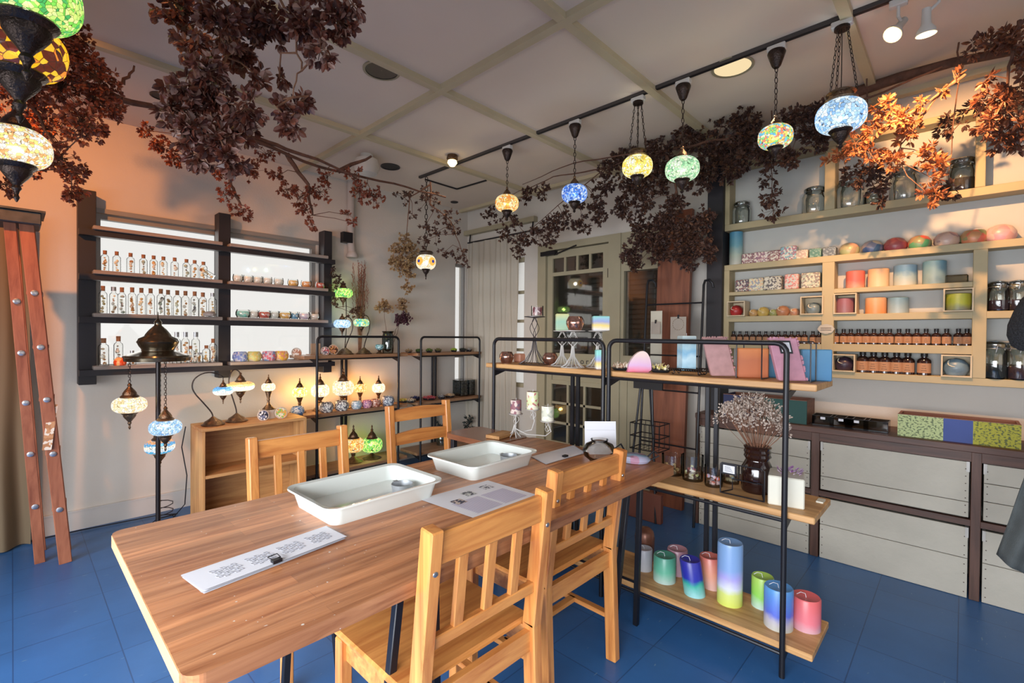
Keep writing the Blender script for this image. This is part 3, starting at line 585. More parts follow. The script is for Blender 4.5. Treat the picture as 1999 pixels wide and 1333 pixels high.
# ------------------------------------------------------------ pipe racks
def pipe_rack(name, label, loc, along, n, shelves, over, wmat, gap=.01, depth_=.30):
    """n bays of bent pipe frames, .78 wide each, boards behind the frames; 'along' is 'Y' (runs to -Y) or 'X'"""
    t = thing(name, label, 'shelf', loc); P_ = (lambda a, d, z: (d, -a, z)) if along == 'Y' else (lambda a, d, z: (a, d, z))
    W_ = .79; r = .0105
    for k in range(n):
        a0 = k*(W_+gap)+r; a1 = a0+W_-2*r; c = .04
        pts = [P_(a0, 0, 0), P_(a0, 0, 1.262-c)]+[P_(a0+c-c*math.cos(q), 0, 1.262-c+c*math.sin(q)) for q in (.4, .8, 1.2, 1.57)]+[P_(a1-c+c*math.sin(q), 0, 1.262-c+c*math.cos(q)) for q in (0, .4, .8, 1.2)]+[P_(a1, 0, 1.262-c), P_(a1, 0, 0)]
        MB().tube(pts, r, 10).build('pipe_frame', BLACK, t)
        am = (a0+a1)/2; b = MB()
        for q in (-.02, .02): b.bar(P_(am+q, depth_, 0), P_(am+q, depth_, 1.10), .02, .02)
        b.build('rear_post', BLACK, t)
        for z in shelves:
            MB().tube([P_(a0, 0, z-.032), P_(a1, 0, z-.032)], .007, 8).build('cross_bar', BLACK, t)
            for a in (a0, a1): MB().add([P_(a-.004, .0, z-.034), P_(a-.004, .16, z-.03), P_(a-.004, 0, z-.075), P_(a+.004, .0, z-.034), P_(a+.004, .16, z-.03), P_(a+.004, 0, z-.075)], [(0, 1, 2), (5, 4, 3), (0, 3, 4, 1), (1, 4, 5, 2), (2, 5, 3, 0)]).build('bracket', BLACK, t)
    tot = n*(W_+gap)
    for z in shelves:
        a0, a1 = -over, tot+over
        b = MB(); b.box(r+.003, r+.293, -a1, -a0, z-.026, z, None, .003) if along == 'Y' else b.box(a0, a1, r+.003, r+.293, z-.026, z, None, .003)
        b.build('board', wmat, t)
    return t
pipe_rack('pipe_display_rack', 'black pipe rack with three pale wooden boards right of the work table', (2.0, 2.06, 0), 'Y', 2, (.12, .625, 1.112), .075, BOARD)
pipe_rack('pipe_wall_rack', 'black pipe rack with brown boards along the window wall full of mosaic lamps', (1.70, 3.81, 0), 'X', 1, (.135, .625, 1.105), .09, BOARDX)
t = pipe_rack('pipe_corner_rack', 'black pipe rack with brown boards in the far corner holding dried flowers', (2.72, 3.81, 0), 'X', 1, (.135, .625, 1.105), .02, BOARDX)
B1, B2, B3 = .135, .625, 1.105
# lamps on the middle board
for k, (px, gy, h, r, pal, nm) in enumerate([(585, 765, .30, 14, 'yellow', 'yellow globe at the left end'), (625, 762, .31, 17, 'cream', 'cream globe behind the left frame post'), (670, 757, .34, 20, 'cream', 'wide cream globe, widest of its row'), (703, 757, .33, 12, 'amber', 'narrow amber globe, second from the right'), (739, 757, .33, 12.5, 'cream', 'small rosy cream globe at the right end')]):
    q = at(px, gy, 'Y', 4.02); table_lamp('table lamp on the middle rack board, '+nm, (q.x, 4.02, B2), (q.z-B2)/.62, m_(r, q), pal, st=1.3, e=4.2, col=(1, .55, .22), group='lamps on the middle rack board', asp=.85)
for k, (px, r, cs, nm) in enumerate([(581, 11, [(.12, .25, .5), (.6, .7, .8)], 'blue wave pattern'), (637, 12, [(.7, .7, .66), (.1, .1, .12)], 'black and white dashes, left one'), (667, 12, [(.75, .75, .7), (.08, .08, .1)], 'black and white dashes, right one'), (696, 9.5, [(.3, .42, .5), (.65, .7, .72)], 'grey blue'), (716, 9, [(.8, .45, .5), (.3, .1, .25)], 'pink'), (733, 9, [(.35, .1, .06), (.7, .5, .4)], 'brown red'), (757, 11, [(.65, .68, .7), (.1, .13, .2)], 'white with dark swirls')]):
    q = at(px, 785, 'Y', 3.89); r = m_(r, q)
    o = cup(r, r*1.55, blotch('holder_'+str(px), cs, 120, .3), None, .3, 'candle_holder'); o.location = (q.x, 3.89, B2); tag(o, 'small candle holder on the middle rack board, '+nm, 'candle holder', 'candle holders on the middle rack board')
# lamps on the bottom board
for px, pal, nm, r in ((690, 'amber', 'amber checked globe beside the green one', 20), (726, 'green', 'bright green globe, on the bottom rack board', 20)):
    q = at(px, 868, 'Y', 3.97); table_lamp('low table lamp with '+nm, (q.x, 3.97, B1), max(.2, (q.z-B1)/.62), m_(r, q), pal, st=1.1, e=1.6, asp=.8)
# top board: swan lamps, holder, coasters, vase
q = at(670, 572, 'Y', 4.0)
t = thing('tall_hook_lamp', 'tall hooked lamp with a lime green globe at the right end of the window', 'lamp', (q.x, 4.0, B3))
MB().lathe([(.06, 0), (.06, .01), (.03, .03), (.008, .05)], 20).build('base', BRONZE, t)
MB().tube([(.03, .03, .02), (.05, .04, .2), (.045, .03, .42), (.03, .01, .52), (0, 0, .54), (-.012, 0, .52), (-.004, 0, .5)], .004, 8).build('neck', BRONZED, t)
gz = q.z-B3; r = m_(18, q); globe(t, gz, r, 'green', .6, 1.2, 1.3); capd(t, gz+r*.48, r*.8, True, None, 0, 0, False); capd(t, gz-r*.48, r*.8, False)
q = at(668, 632, 'Y', 3.93); swan_lamp('swan neck lamp with a pale blue white globe on the top rack board', (at(675, 632, 'Y', 3.93).x, 3.93, B3), .33, m_(16, q), 'sky', 1, .06, 0, (q.z-B3-.02)/.33, .6, st=1.2, e=1.2)
q = at(708, 630, 'Y', 3.93); swan_lamp('swan neck lamp with a teal and yellow globe on the top rack board', (at(711, 632, 'Y', 3.93).x, 3.93, B3), .35, m_(15, q), 'teal', 1, .05, 0, (q.z-B3-.02)/.35, .6, st=1.1, e=1.)
q = at(741, 680, 'Y', 3.92); t = thing('footed_candle_holder', 'small blue patterned candle holder on a brass foot before the flower vase', 'candle holder', (q.x, 3.92, B3))
MB().lathe([(.033, 0), (.03, .008), (.012, .02), (.02, .035)], 18).build('foot', BRONZE, t); MB().lathe([(.02, .035), (.038, .05), (.04, .07), (.033, .085)], 18, cap=False).build('bowl', blotch('blue_scales', [(.05, .2, .25), (.4, .6, .62)], 130, .3), t)
disc(635, 682, 3.9, B3, .034, [(.6, .1, .12), (.85, .8, .8), (.2, .2, .25)], 'small red and white round mosaic coaster on the top rack board')
disc(651, 681, 3.96, B3, .042, [(.08, .04, .03), (.75, .4, .15), (.6, .3, .2)], 'amber and black round mosaic coaster on the top rack board')

# foliage ------------------------------------------------------------
def foliage(name, label, cat, branches, clusters, L, mat, stem_mat, W=.5, br=.006, group=None, down=.5, twig=.0018, dens=1., ls=1.):
    L = L*ls; clusters = [(c, q, int(n*dens)) for c, q, n in clusters]; t = thing(name, label, cat, Vector(branches[0][0]), 0, group); o0 = Vector(branches[0][0]); b = MB(); allp = []
    for pts in branches:
        pts = [Vector(p)-o0 for p in pts]; fine = []
        for i in range(len(pts)-1):
            for q in range(5): fine.append(pts[i].lerp(pts[i+1], q/5)+Vector([random.uniform(-.006, .006) for _ in range(3)])*(0 if i+q == 0 else 1))
        fine.append(pts[-1]); n = len(fine); b.tube(fine, [br*(1-.65*i/n) for i in range(n)], 7); allp += fine
    lv = MB()
    for c, rad, cnt in clusters:
        c = Vector(c)-o0; s = min(allp, key=lambda p: (p-c).length)
        mid = s.lerp(c, .5)+Vector((random.uniform(-.03, .03), random.uniform(-.03, .03), random.uniform(.0, .04))); b.tube([s, mid, c], [twig*1.6, twig*1.2, twig], 5)
        nsub = max(3, int(cnt/9))
        for _ in range(nsub):
            d = Vector((random.gauss(0, 1), random.gauss(0, 1), random.gauss(0, 1))); d.normalize(); e = c+d*rad*random.uniform(.25, .95); b.tube([c, e], [twig*.8, twig*.5], 4)
            for k in range(9):
                dd = (d+Vector((random.gauss(0, .9), random.gauss(0, .9), random.gauss(0, .9)-down))).normalized()
                nn = Vector((random.gauss(0, 1), random.gauss(0, 1), random.gauss(0, 1)+.5)); s_ = random.uniform(.65, 1.25)
                lv.leaf(e+dd*L*.15, dd, nn, L*s_, L*W*s_, random.uniform(.1, .4))
    b.build('branch', stem_mat, t); tag(lv.build('leaves', mat, t), kind='stuff'); return t
LB = leafmat('dried_leaf_brown', [(.09, .028, .02), (.20, .06, .035), (.13, .042, .032), (.42, .25, .2), (.07, .022, .02), (.26, .09, .055)], .4)
LR = leafmat('dried_leaf_rust', [(.22, .05, .02), (.30, .08, .04), (.14, .04, .03), (.35, .12, .06)], .5)
LD = leafmat('dried_leaf_dark', [(.055, .03, .026), (.11, .05, .035), (.045, .024, .024), (.14, .06, .03)], .6)
LO = leafmat('dried_leaf_spotlit', [(.32, .11, .04), (.45, .17, .06), (.22, .07, .03), (.4, .14, .07)], .5)  # orange of the spotlight painted into the leaf colour
LC = leafmat('dried_flower_beige', [(.42, .27, .13), (.55, .38, .2), (.35, .2, .1), (.5, .36, .22)], .8)
BARK = plain('bark', (.11, .05, .032), .85, var=.4, scale=30, bump=.4, bscale=80)
BARKL = plain('reddish_bark', (.2, .09, .05), .85, var=.4, scale=30, bump=.4, bscale=80)
# the big near bunch, upper middle left
d = 1.22
cl = []
for px, py, rp, n in ((340, 20, 55, 150), (430, 45, 60, 190), (520, 50, 60, 190), (600, 55, 50, 140), (660, 40, 45, 110), (470, 105, 45, 110), (380, 85, 45, 100), (400, 140, 45, 100), (360, 175, 40, 90),
                      (350, 215, 45, 100), (420, 200, 50, 120), (480, 210, 40, 80), (370, 260, 40, 90), (430, 275, 50, 110), (390, 300, 45, 90), (470, 255, 40, 80), (450, 315, 35, 60), (560, 215, 28, 45), (585, 200, 25, 35), (570, 245, 28, 40), (545, 150, 18, 18), (625, 100, 30, 45), (510, 155, 22, 26), (480, -60, 90, 240), (620, -40, 70, 140), (690, 10, 25, 30)):
    cl.append((dep(px, py, d+random.uniform(-.07, .1)), rp*d/F*.8, n))
top = dep(500, -420, d); top.z = 2.69
foliage('hanging_flower_bunch', 'large dusky red dried hydrangea bunch hanging closest to the viewer from the ceiling', 'dried flowers', [[top, dep(500, -150, d), dep(470, 40, d), dep(420, 150, d), dep(410, 260, d)], [dep(500, -150, d), dep(560, 30, d), dep(590, 120, d), dep(572, 190, d)], [dep(500, -150, d), dep(640, -20, d), dep(665, 40, d)]], cl, .034, LB, BARKL, .66, .004, dens=2.3, ls=.66)
# left bunch
cl = []
for px, py, rp, n in ((30, 90, 60, 150), (90, 95, 60, 170), (150, 120, 50, 140), (190, 150, 45, 120), (120, 170, 60, 170), (50, 180, 60, 160), (200, 200, 45, 110), (160, 240, 50, 120), (90, 250, 60, 140), (20, 250, 50, 110), (120, 310, 40, 80), (150, 340, 30, 60), (140, 375, 25, 45), (10, 360, 25, 35), (70, 30, 45, 80), (190, 260, 30, 40), (60, 320, 35, 60), (140, 70, 40, 80), (220, 215, 20, 30)):
    dd = random.uniform(1.75, 2.1); cl.append((dep(px, py, dd), rp*dd/F*.85, n))
tl = dep(60, -10, 1.9); tl.z = 2.69
foliage('rust_leaf_bunch', 'rust red dried leaf bunch at the left edge behind the zigzag lamp', 'dried flowers', [[tl, dep(75, 60, 1.9), dep(120, 150, 1.9), dep(240, 180, 2.0)], [dep(75, 60, 1.9), dep(60, 200, 1.9), dep(130, 330, 1.95)], [dep(240, 165, 2.0), dep(262, 128, 2.0)]], cl, .026, LR, BARK, .62, .008, dens=5., ls=.66)
# long branch along the window wall
bp = [dep(130, 150, 1.95), dep(240, 195, 2.15), dep(340, 215, 2.4), dep(480, 268, 2.7), dep(620, 325, 3.1), dep(740, 352, 3.4), dep(870, 385, 3.75)]
cl = []
for px, py, dd, rp, n in ((310, 285, 2.6, 28, 50), (345, 310, 2.6, 26, 45), (290, 255, 2.6, 22, 30), (430, 330, 2.8, 24, 45), (440, 380, 2.8, 24, 45), (465, 410, 2.8, 18, 30), (490, 425, 2.85, 14, 20), (490, 335, 2.85, 28, 50), (540, 345, 2.9, 22, 35), (560, 370, 2.9, 24, 40), (585, 385, 2.95, 24, 40), (600, 410, 3.0, 22, 35), (610, 440, 3.0, 16, 22), (640, 345, 3.1, 24, 40), (625, 375, 3.1, 24, 40), (690, 345, 3.2, 24, 40), (700, 375, 3.2, 28, 55), (730, 385, 3.3, 26, 50), (680, 420, 3.1, 14, 18), (690, 435, 3.1, 10, 12), (520, 300, 2.85, 24, 35), (440, 300, 2.8, 24, 30)):
    cl.append((dep(px, py, dd), rp*dd/F*.9, int(n*1.4)))
foliage('long_dried_branch', 'long thick dried branch with hanging leaf clusters above the bright window', 'branch', [bp, [dep(470, 262, 2.7), dep(560, 290, 2.9), dep(700, 345, 3.2)], [dep(660, 335, 3.2), dep(725, 305, 3.3)], [dep(420, 250, 2.6), dep(430, 300, 2.75), dep(450, 360, 2.8), dep(470, 400, 2.85)], [dep(560, 300, 2.95), dep(600, 360, 3.0), dep(610, 420, 3.05)]], cl, .028, LR, BARK, .6, .016, dens=2.8, ls=.75)
# cluster around the owl lamp chain
cl = []
for px, py, dd, rp, n in ((835, 390, 3.7, 28, 60), (870, 420, 3.7, 26, 50), (850, 455, 3.7, 22, 40), (830, 440, 3.7, 18, 30), (900, 500, 3.7, 20, 36), (885, 440, 3.7, 20, 40), (870, 490, 3.7, 16, 28), (790, 385, 3.6, 22, 36), (912, 515, 3.7, 10, 16), (828, 470, 3.65, 14, 30), (805, 420, 3.6, 10, 12)):
    cl.append((dep(px, py, dd), rp*dd/F, int(n*1.3)))
foliage('corner_leaf_spray', 'dark dried leaf spray hanging in the far corner around the eye lamp chain', 'dried flowers', [[dep(840, 355, 3.7), dep(840, 400, 3.7), dep(880, 430, 3.7), dep(905, 500, 3.7)], [dep(840, 360, 3.7), dep(800, 385, 3.6)]], cl, .026, LD, BARK, .6, .007, dens=2.5, ls=.8)
# right hand branches in front of the shelf wall
def rightclusters(lst): return [(at(px, py, 'X', x), m_(rp, at(px, py, 'X', x)), n) for px, py, x, rp, n in lst]
foliage('door_leaf_spray', 'dark dried leaf spray reaching left above the glass door', 'dried flowers',
    [[Vector((at(1260, 300, 'X', 3.1).x, at(1260, 300, 'X', 3.1).y, 2.69)), at(1260, 300, 'X', 3.1), at(1180, 330, 'X', 3.1), at(1090, 400, 'X', 3.1), at(1010, 470, 'X', 3.1)], [at(1180, 330, 'X', 3.1), at(1080, 345, 'X', 3.0), at(1000, 380, 'X', 3.0)], [at(1240, 300, 'X', 3.05), at(1120, 318, 'X', 3.0), at(1020, 360, 'X', 3.0)]],
    rightclusters([(960, 420, 3.0, 20, 30), (1000, 430, 3.0, 22, 40), (985, 455, 3.0, 18, 30), (1020, 470, 3.1, 22, 50), (1050, 455, 3.1, 26, 60), (1010, 490, 3.1, 14, 20), (1080, 440, 3.1, 24, 60), (1100, 425, 3.1, 24, 50), (1135, 440, 3.1, 22, 50), (1170, 425, 3.1, 20, 40), (1160, 400, 3.1, 24, 50), (1180, 360, 3.1, 24, 60), (1030, 380, 3.0, 20, 36), (1060, 375, 3.0, 18, 28), (1130, 395, 3.1, 18, 36), (1190, 330, 3.1, 22, 50), (1075, 472, 3.1, 14, 20)]), .03, LD, BARK, .62, .006, dens=5.5, ls=.8)
foliage('wide_leaf_mass', 'wide dark dried leaf mass under the ceiling behind the green and yellow pendants', 'dried flowers',
    [[Vector((at(1210, 320, 'X', 3.2).x, at(1210, 320, 'X', 3.2).y, 2.69)), at(1210, 320, 'X', 3.2), at(1320, 290, 'X', 3.2), at(1420, 270, 'X', 3.15), at(1560, 240, 'X', 3.1), at(1700, 190, 'X', 3.05), at(1840, 130, 'X', 3.0)], [at(1300, 300, 'X', 3.2), at(1330, 400, 'X', 3.2)]],
    rightclusters([(1220, 310, 3.15, 30, 90), (1240, 360, 3.15, 34, 110), (1290, 300, 3.2, 36, 110), (1290, 350, 3.2, 30, 90), (1350, 270, 3.2, 40, 130), (1400, 300, 3.2, 40, 130), (1370, 340, 3.2, 36, 110), (1450, 280, 3.15, 40, 130), (1460, 240, 3.15, 34, 90), (1500, 300, 3.15, 30, 80), (1550, 240, 3.1, 34, 100), (1590, 270, 3.1, 28, 70), (1610, 220, 3.1, 28, 70), (1430, 330, 3.2, 30, 80), (1220, 405, 3.15, 26, 60), (1540, 310, 3.1, 22, 40), (1330, 250, 3.2, 28, 60), (1410, 230, 3.2, 30, 60), (1260, 395, 3.15, 20, 40)]), .036, LD, BARK, .62, .012, dens=5., ls=.8)
foliage('dense_leaf_ball', 'dense round dark dried leaf bunch hanging before the tall brown board', 'dried flowers',
    [[Vector((at(1330, 330, 'X', 3.2).x, at(1330, 330, 'X', 3.2).y, 2.69)), at(1330, 330, 'X', 3.2), at(1310, 400, 'X', 3.2), at(1300, 460, 'X', 3.2)]],
    rightclusters([(1230, 500, 3.2, 24, 70), (1260, 470, 3.2, 32, 120), (1300, 440, 3.2, 36, 140), (1340, 460, 3.2, 36, 140), (1370, 430, 3.2, 26, 80), (1290, 490, 3.2, 30, 110), (1340, 500, 3.2, 28, 80), (1375, 480, 3.2, 22, 60), (1250, 440, 3.2, 22, 50), (1240, 520, 3.2, 14, 20), (1320, 400, 3.2, 24, 60), (1385, 500, 3.2, 14, 20)]), .034, LD, BARK, .62, .008, dens=5.5, ls=.8)
for lab, lst, br0 in (('small dark dried bunch hanging head down before the leftmost shelf jars', [(1505, 385, 3.3, 22, 60), (1510, 410, 3.3, 20, 50), (1500, 350, 3.3, 20, 30)], [at(1505, 300, 'X', 3.25), at(1506, 380, 'X', 3.3)]),
                     ('dark dried bunch hanging between the orange leaves before the top shelf', [(1690, 340, 3.2, 30, 80), (1720, 360, 3.2, 24, 60), (1720, 395, 3.2, 12, 20), (1660, 345, 3.2, 18, 30)], [at(1690, 270, 'X', 3.15), at(1700, 350, 'X', 3.2)]),
                     ('dark dried sprigs hanging before the rightmost shelf jar', [(1830, 385, 3.2, 18, 30), (1850, 375, 3.2, 20, 30), (1860, 240, 3.15, 30, 50), (1900, 210, 3.1, 24, 40)], [at(1870, 180, 'X', 3.1), at(1850, 370, 'X', 3.2)])):
    tp = Vector(br0[0]); tp.z = 2.69; foliage('hanging_sprig', lab, 'dried flowers', [[tp]+br0], rightclusters(lst), .036, LD, BARK, .5, .004, dens=2.5, ls=.8)
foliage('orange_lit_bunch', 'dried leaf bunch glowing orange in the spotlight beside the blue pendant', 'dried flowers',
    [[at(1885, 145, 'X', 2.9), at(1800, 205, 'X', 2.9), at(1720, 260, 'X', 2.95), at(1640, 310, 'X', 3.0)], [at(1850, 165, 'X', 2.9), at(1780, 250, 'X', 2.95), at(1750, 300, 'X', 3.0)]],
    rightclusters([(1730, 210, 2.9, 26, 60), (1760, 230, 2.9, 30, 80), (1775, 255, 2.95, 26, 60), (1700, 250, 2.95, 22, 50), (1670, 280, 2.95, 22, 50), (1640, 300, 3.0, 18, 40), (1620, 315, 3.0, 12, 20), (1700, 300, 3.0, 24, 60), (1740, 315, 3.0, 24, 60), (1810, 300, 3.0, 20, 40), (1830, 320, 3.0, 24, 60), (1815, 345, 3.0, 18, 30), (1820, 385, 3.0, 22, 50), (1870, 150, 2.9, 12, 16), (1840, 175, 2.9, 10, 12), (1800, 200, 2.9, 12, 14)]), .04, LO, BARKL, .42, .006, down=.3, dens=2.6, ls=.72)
foliage('right_edge_bunch', 'dense rust brown dried leaf bunch at the right edge under the ceiling', 'dried flowers',
    [[at(1990, 40, 'X', 2.85), at(1970, 130, 'X', 2.85), at(1965, 250, 'X', 2.9)], [at(1990, 60, 'X', 2.85), at(1930, 90, 'X', 2.9)]],
    rightclusters([(1940, 190, 2.85, 28, 70), (1970, 220, 2.85, 34, 90), (1990, 170, 2.85, 30, 80), (1935, 240, 2.85, 24, 60), (1960, 270, 2.9, 26, 70), (1990, 260, 2.9, 26, 60), (1930, 90, 2.9, 24, 50), (1970, 80, 2.85, 30, 60), (1990, 110, 2.85, 26, 50), (1920, 160, 2.9, 14, 20), (1985, 290, 2.9, 12, 20), (1900, 95, 2.9, 14, 20)]), .038, leafmat('dried_leaf_mixed', [(.25, .08, .035), (.1, .04, .03), (.35, .13, .06), (.06, .03, .025)], .5), BARK, .45, .008, dens=2.6, ls=.75)
lg = MB().tube([at(1640, 190, 'X', 3.3), at(1760, 150, 'X', 3.25), at(1860, 122, 'X', 3.2), at(1999, 95, 'X', 3.15)], [.03, .026, .022, .02], 10)
tag(lg.build('ceiling_log', BARK), 'thick dark log laid under the ceiling above the orange leaves', 'log')
# beige hanging bunch, reed bundle, vase with hydrangeas
q0 = at(795, 432, 'Y', 3.95)
foliage('beige_flower_bunch', 'pale beige dried hydrangea bunch hanging head down in the far corner', 'dried flowers', [[Vector((q0.x+.03, 3.95, 2.69)), q0, at(792, 500, 'Y', 3.95)]], [(at(px, py, 'Y', 3.95), m_(rp, at(px, py, 'Y', 3.95)), n) for px, py, rp, n in ((780, 490, 22, 60), (800, 485, 22, 60), (785, 520, 24, 70), (800, 530, 20, 50), (795, 560, 14, 24), (810, 505, 14, 30), (768, 510, 12, 24), (790, 465, 12, 20))], .022, LC, BARKL, .9, .006, dens=6)
t = thing('reed_bundle', 'tall upright bundle of reddish dried reeds beside the window', 'dried flowers', (at(703, 600, 'Y', 4.08).x, 4.08, B3)); b = MB(); lv = MB()
for k in range(34):
    a = random.uniform(0, 6.28); rr = random.uniform(.01, .08); h = random.uniform(.45, .85); p1 = Vector((rr*math.cos(a)*1.1, rr*math.sin(a)*.35, h)); b.tube([(random.uniform(-.015, .015), 0, 0), p1*.5+Vector((0, 0, .1)), p1], [.002, .0016, .001], 4)
    for q in range(10): lv.leaf(p1+Vector((0, 0, -.02*q)), Vector((random.gauss(0, .4), random.gauss(0, .3), 1)), Vector((1, random.random(), 0)), .03, .006)
b.build('stem', BARKL, t); tag(lv.build('reed_heads', LR, t), kind='stuff')
q = at(757, 685, 'Y', 4.0)
t = thing('ribbed_glass_vase', 'ribbed blue grey glass vase on the top rack board with dried hydrangeas in it', 'vase', (q.x, 4.0, B3))
MB().lathe([(.001, 0), (.05, 0), (.055, .05), (.055, .15), (.045, .19), (.058, .21), (.055, .21), (.04, .19), (.048, .14), (.048, .04), (.001, .01)], 26, cap=False, wob=lambda a, z: 1+.03*math.cos(16*a)).build('vase_body', glass('smoky_glass', (.55, .62, .62), .08), t)
foliage('vase_hydrangeas', 'three dried hydrangea heads standing in the ribbed glass vase', 'dried flowers', [[(q.x, 4.0, B3+.02), at(750, 605, 'Y', 4.0)], [(q.x+.02, 4.0, B3+.02), at(775, 650, 'Y', 4.0), at(785, 600, 'Y', 4.0)]],
    [(at(px, py, 'Y', 4.0), m_(rp, q), n) for px, py, rp, n in ((742, 600, 12, 50), (758, 602, 12, 50), (750, 592, 11, 50), (785, 592, 14, 70), (790, 600, 10, 30))], .02, LC, BARK, .9, .003, dens=6, ls=.7)
foliage('purple_hydrangea', 'dark purple dried hydrangea head right of the beige ones in the vase', 'dried flowers', [[(q.x+.03, 4.0, B3+.1), at(775, 640, 'Y', 3.98), at(787, 618, 'Y', 3.98)]], [(at(px, py, 'Y', 3.98), m_(12, q), 60) for px, py in ((785, 618), (793, 622), (780, 625))], .02, leafmat('purple_leaf', [(.08, .03, .05), (.14, .05, .07)], .7), BARK, .9, .003, dens=5, ls=.8)
foliage('window_sprig', 'small dark dried sprig beside the lime green lamp', 'dried flowers', [[at(655, 600, 'Y', 4.03), at(655, 530, 'Y', 4.03)]], [(at(px, py, 'Y', 4.03), m_(13, q), 30) for px, py in ((652, 535), (660, 550), (650, 565), (655, 590), (700, 605), (690, 612))], .02, LD, BARK, .7, .003, dens=3)

# things on the corner rack ------------------------------------------------
def potdish(px, py, z, y, r, cs, label, leafy=True, name='dried_flower_dish'):
    x = at(px, py, 'Y', y).x; t = thing(name, label, 'dish', (x, y, z), 0, 'dishes of dried flowers')
    MB().lathe([(.001, 0), (r*.7, 0), (r, .022), (r*.95, .022), (r*.66, .005), (.001, .005)], 20, cap=False).build('dish', plain('dark_dish', (.02, .02, .025), .3), t)
    lv = MB()
    for k in range(150):
        a = random.uniform(0, 6.28); rr = r*.85*math.sqrt(random.random()); p = Vector((rr*math.cos(a), rr*math.sin(a), .008+random.uniform(0, .03)*(1-rr/r*.6)))
        lv.leaf(p, Vector((math.cos(a)*.6, math.sin(a)*.6, random.uniform(.2, 1))), Vector((0, 0, 1)), .016, .011)
    tag(lv.build('petals', leafmat('petals_%d_%d' % (px, py), cs, .7), t), kind='stuff'); return t
potdish(787, 765, B2, 3.93, .05, [(.5, .5, .1), (.65, .6, .25)], 'dish of yellow green dried flowers on the middle corner board')
potdish(802, 772, B2, 3.88, .05, [(.7, .62, .5), (.55, .5, .42)], 'dish of cream dried flowers on the middle corner board')
potdish(811, 762, B2, 3.99, .05, [(.03, .04, .14), (.08, .1, .25)], 'dish of navy dried flowers on the middle corner board')
potdish(838, 768, B2, 3.93, .075, [(.6, .1, .14), (.75, .22, .25)], 'wide dish of crimson dried flowers on the middle corner board')
potdish(862, 766, B2, 3.90, .04, [(.5, .5, .5), (.1, .1, .12)], 'dish of grey and white dried flowers on the middle corner board')
potdish(878, 762, B2, 3.93, .06, [(.65, .48, .3), (.75, .62, .45)], 'dish of beige dried flowers on the middle corner board')
for px, nm, cs in ((798, 'brown', [(.3, .2, .1), (.5, .35, .2)]), (818, 'dark green', [(.06, .12, .03), (.15, .22, .06)]), (838, 'green', [(.12, .22, .04), (.25, .35, .1)]), (855, 'olive', [(.15, .14, .05), (.3, .26, .12)]), (886, 'lime green', [(.5, .65, .08), (.35, .5, .05)]), (903, 'black', [(.03, .04, .03), (.1, .1, .08)]), (915, 'grey', [(.4, .38, .34), (.55, .5, .45)])):
    potdish(px, 686, B3, 3.92, .035, cs, 'small tray of %s dried moss on the top corner board' % nm, name='moss_tray')
q = at(908, 745, 'Y', 3.95); t = thing('flower_tank', 'dark glass tank of grey dried flowers at the right end of the middle corner board', 'glass box', (q.x, 3.97, B2))
MB().box(-.1, .1, -.07, .07, 0, .17).build('tank', glass('dark_tank', (.35, .42, .45), .08), t); b = MB()
for k in range(400): b.leaf(Vector((random.uniform(-.085, .085), random.uniform(-.06, .06), random.uniform(.01, .13))), Vector((random.gauss(0, 1), random.gauss(0, 1), 1)), Vector((0, 1, 0)), .022, .013)
tag(b.build('dried_flowers', leafmat('tank_leaf', [(.05, .07, .09), (.2, .25, .28), (.35, .32, .25)], .7), t), kind='stuff')
for px, hh in ((862, .2), (915, .22)):
    q = at(px, 850, 'Y', 3.95)
    t = foliage('dark_fern_pot', 'dark dried fern in a jar on the bottom corner board, %s one' % ('left' if px < 880 else 'right'), 'dried flowers', [[(q.x, 3.95, B1), (q.x, 3.95, B1+hh)]], [((q.x+random.uniform(-.04, .04), 3.95, B1+hh*k), .05, 40) for k in (.5, .8, 1.0)], .04, leafmat('fern_leaf', [(.02, .03, .03), (.06, .07, .06)], .7), BARK, .4, .004)
    MB().lathe([(.05, 0), (.055, .09), (.05, .1)], 18, cap=False).build('jar', MC['smoky_glass'], t)

# ------------------------------------------------------------ wall pipe, brackets, ceiling fittings
t = thing('wall_conduit', 'white vertical pipe with a round head fixed between window and corner', 'pipe', (at(688, 400, 'Y', 4.1).x, 4.1, 0)); zz = lambda y: at(688, y, 'Y', 4.1).z
MB().tube([(0, .03, zz(350)), (0, .03, zz(470)), (0, 0, zz(500))], .035, 14).build('pipe', plain('grey_white_paint', (.42, .38, .35), .6), t)
MB().lathe([(.05, 0), (.055, .02), (.04, .05)], 16, (0, 0, zz(503))).build('end_cap', MC['grey_white_paint'], t); MB().box(-.09, 0, -.01, .05, zz(475), zz(455)).build('bracket', BLACK, t)
q = at(716, 322, 'Z', 2.62); t = thing('ceiling_camera', 'white dome fixture on the ceiling above the long branch', 'ceiling fixture', (q.x, q.y, ZC))
MB().lathe([(.02, -.02), (.085, -.04), (.1, -.1), (.08, -.15), (.03, -.17), (.001, -.172)], 22, cap=False).build('dome', plain('white_dome', (.62, .6, .56), .35), t); MB().lathe([(.05, -.03), (.05, 0)], 16).build('mount', WHITEP, t)
def downlight(px, py, r, mat, label, ring=CREAMD):
    q = at(px, py, 'Z', ZC); t = thing('recessed_downlight', label, 'ceiling light', (q.x, q.y, ZC))
    MB().lathe([(r, -.006), (r*1.15, -.006), (r*1.15, -.001), (r, -.001)], 28, cap=False).build('trim_ring', ring, t); MB().lathe([(.001, -.003), (r, -.003)], 28, cap=False).build('lens', mat, t); return t
downlight(745, 137, .085, plain('dark_reflector', (.12, .11, .1), .25, metal=.5), 'unlit recessed downlight with a dark reflector beside the batten')
downlight(1430, 130, .09, emit('warm_lens', (1, .78, .45), .95), 'lit oval looking downlight beyond the track rail')
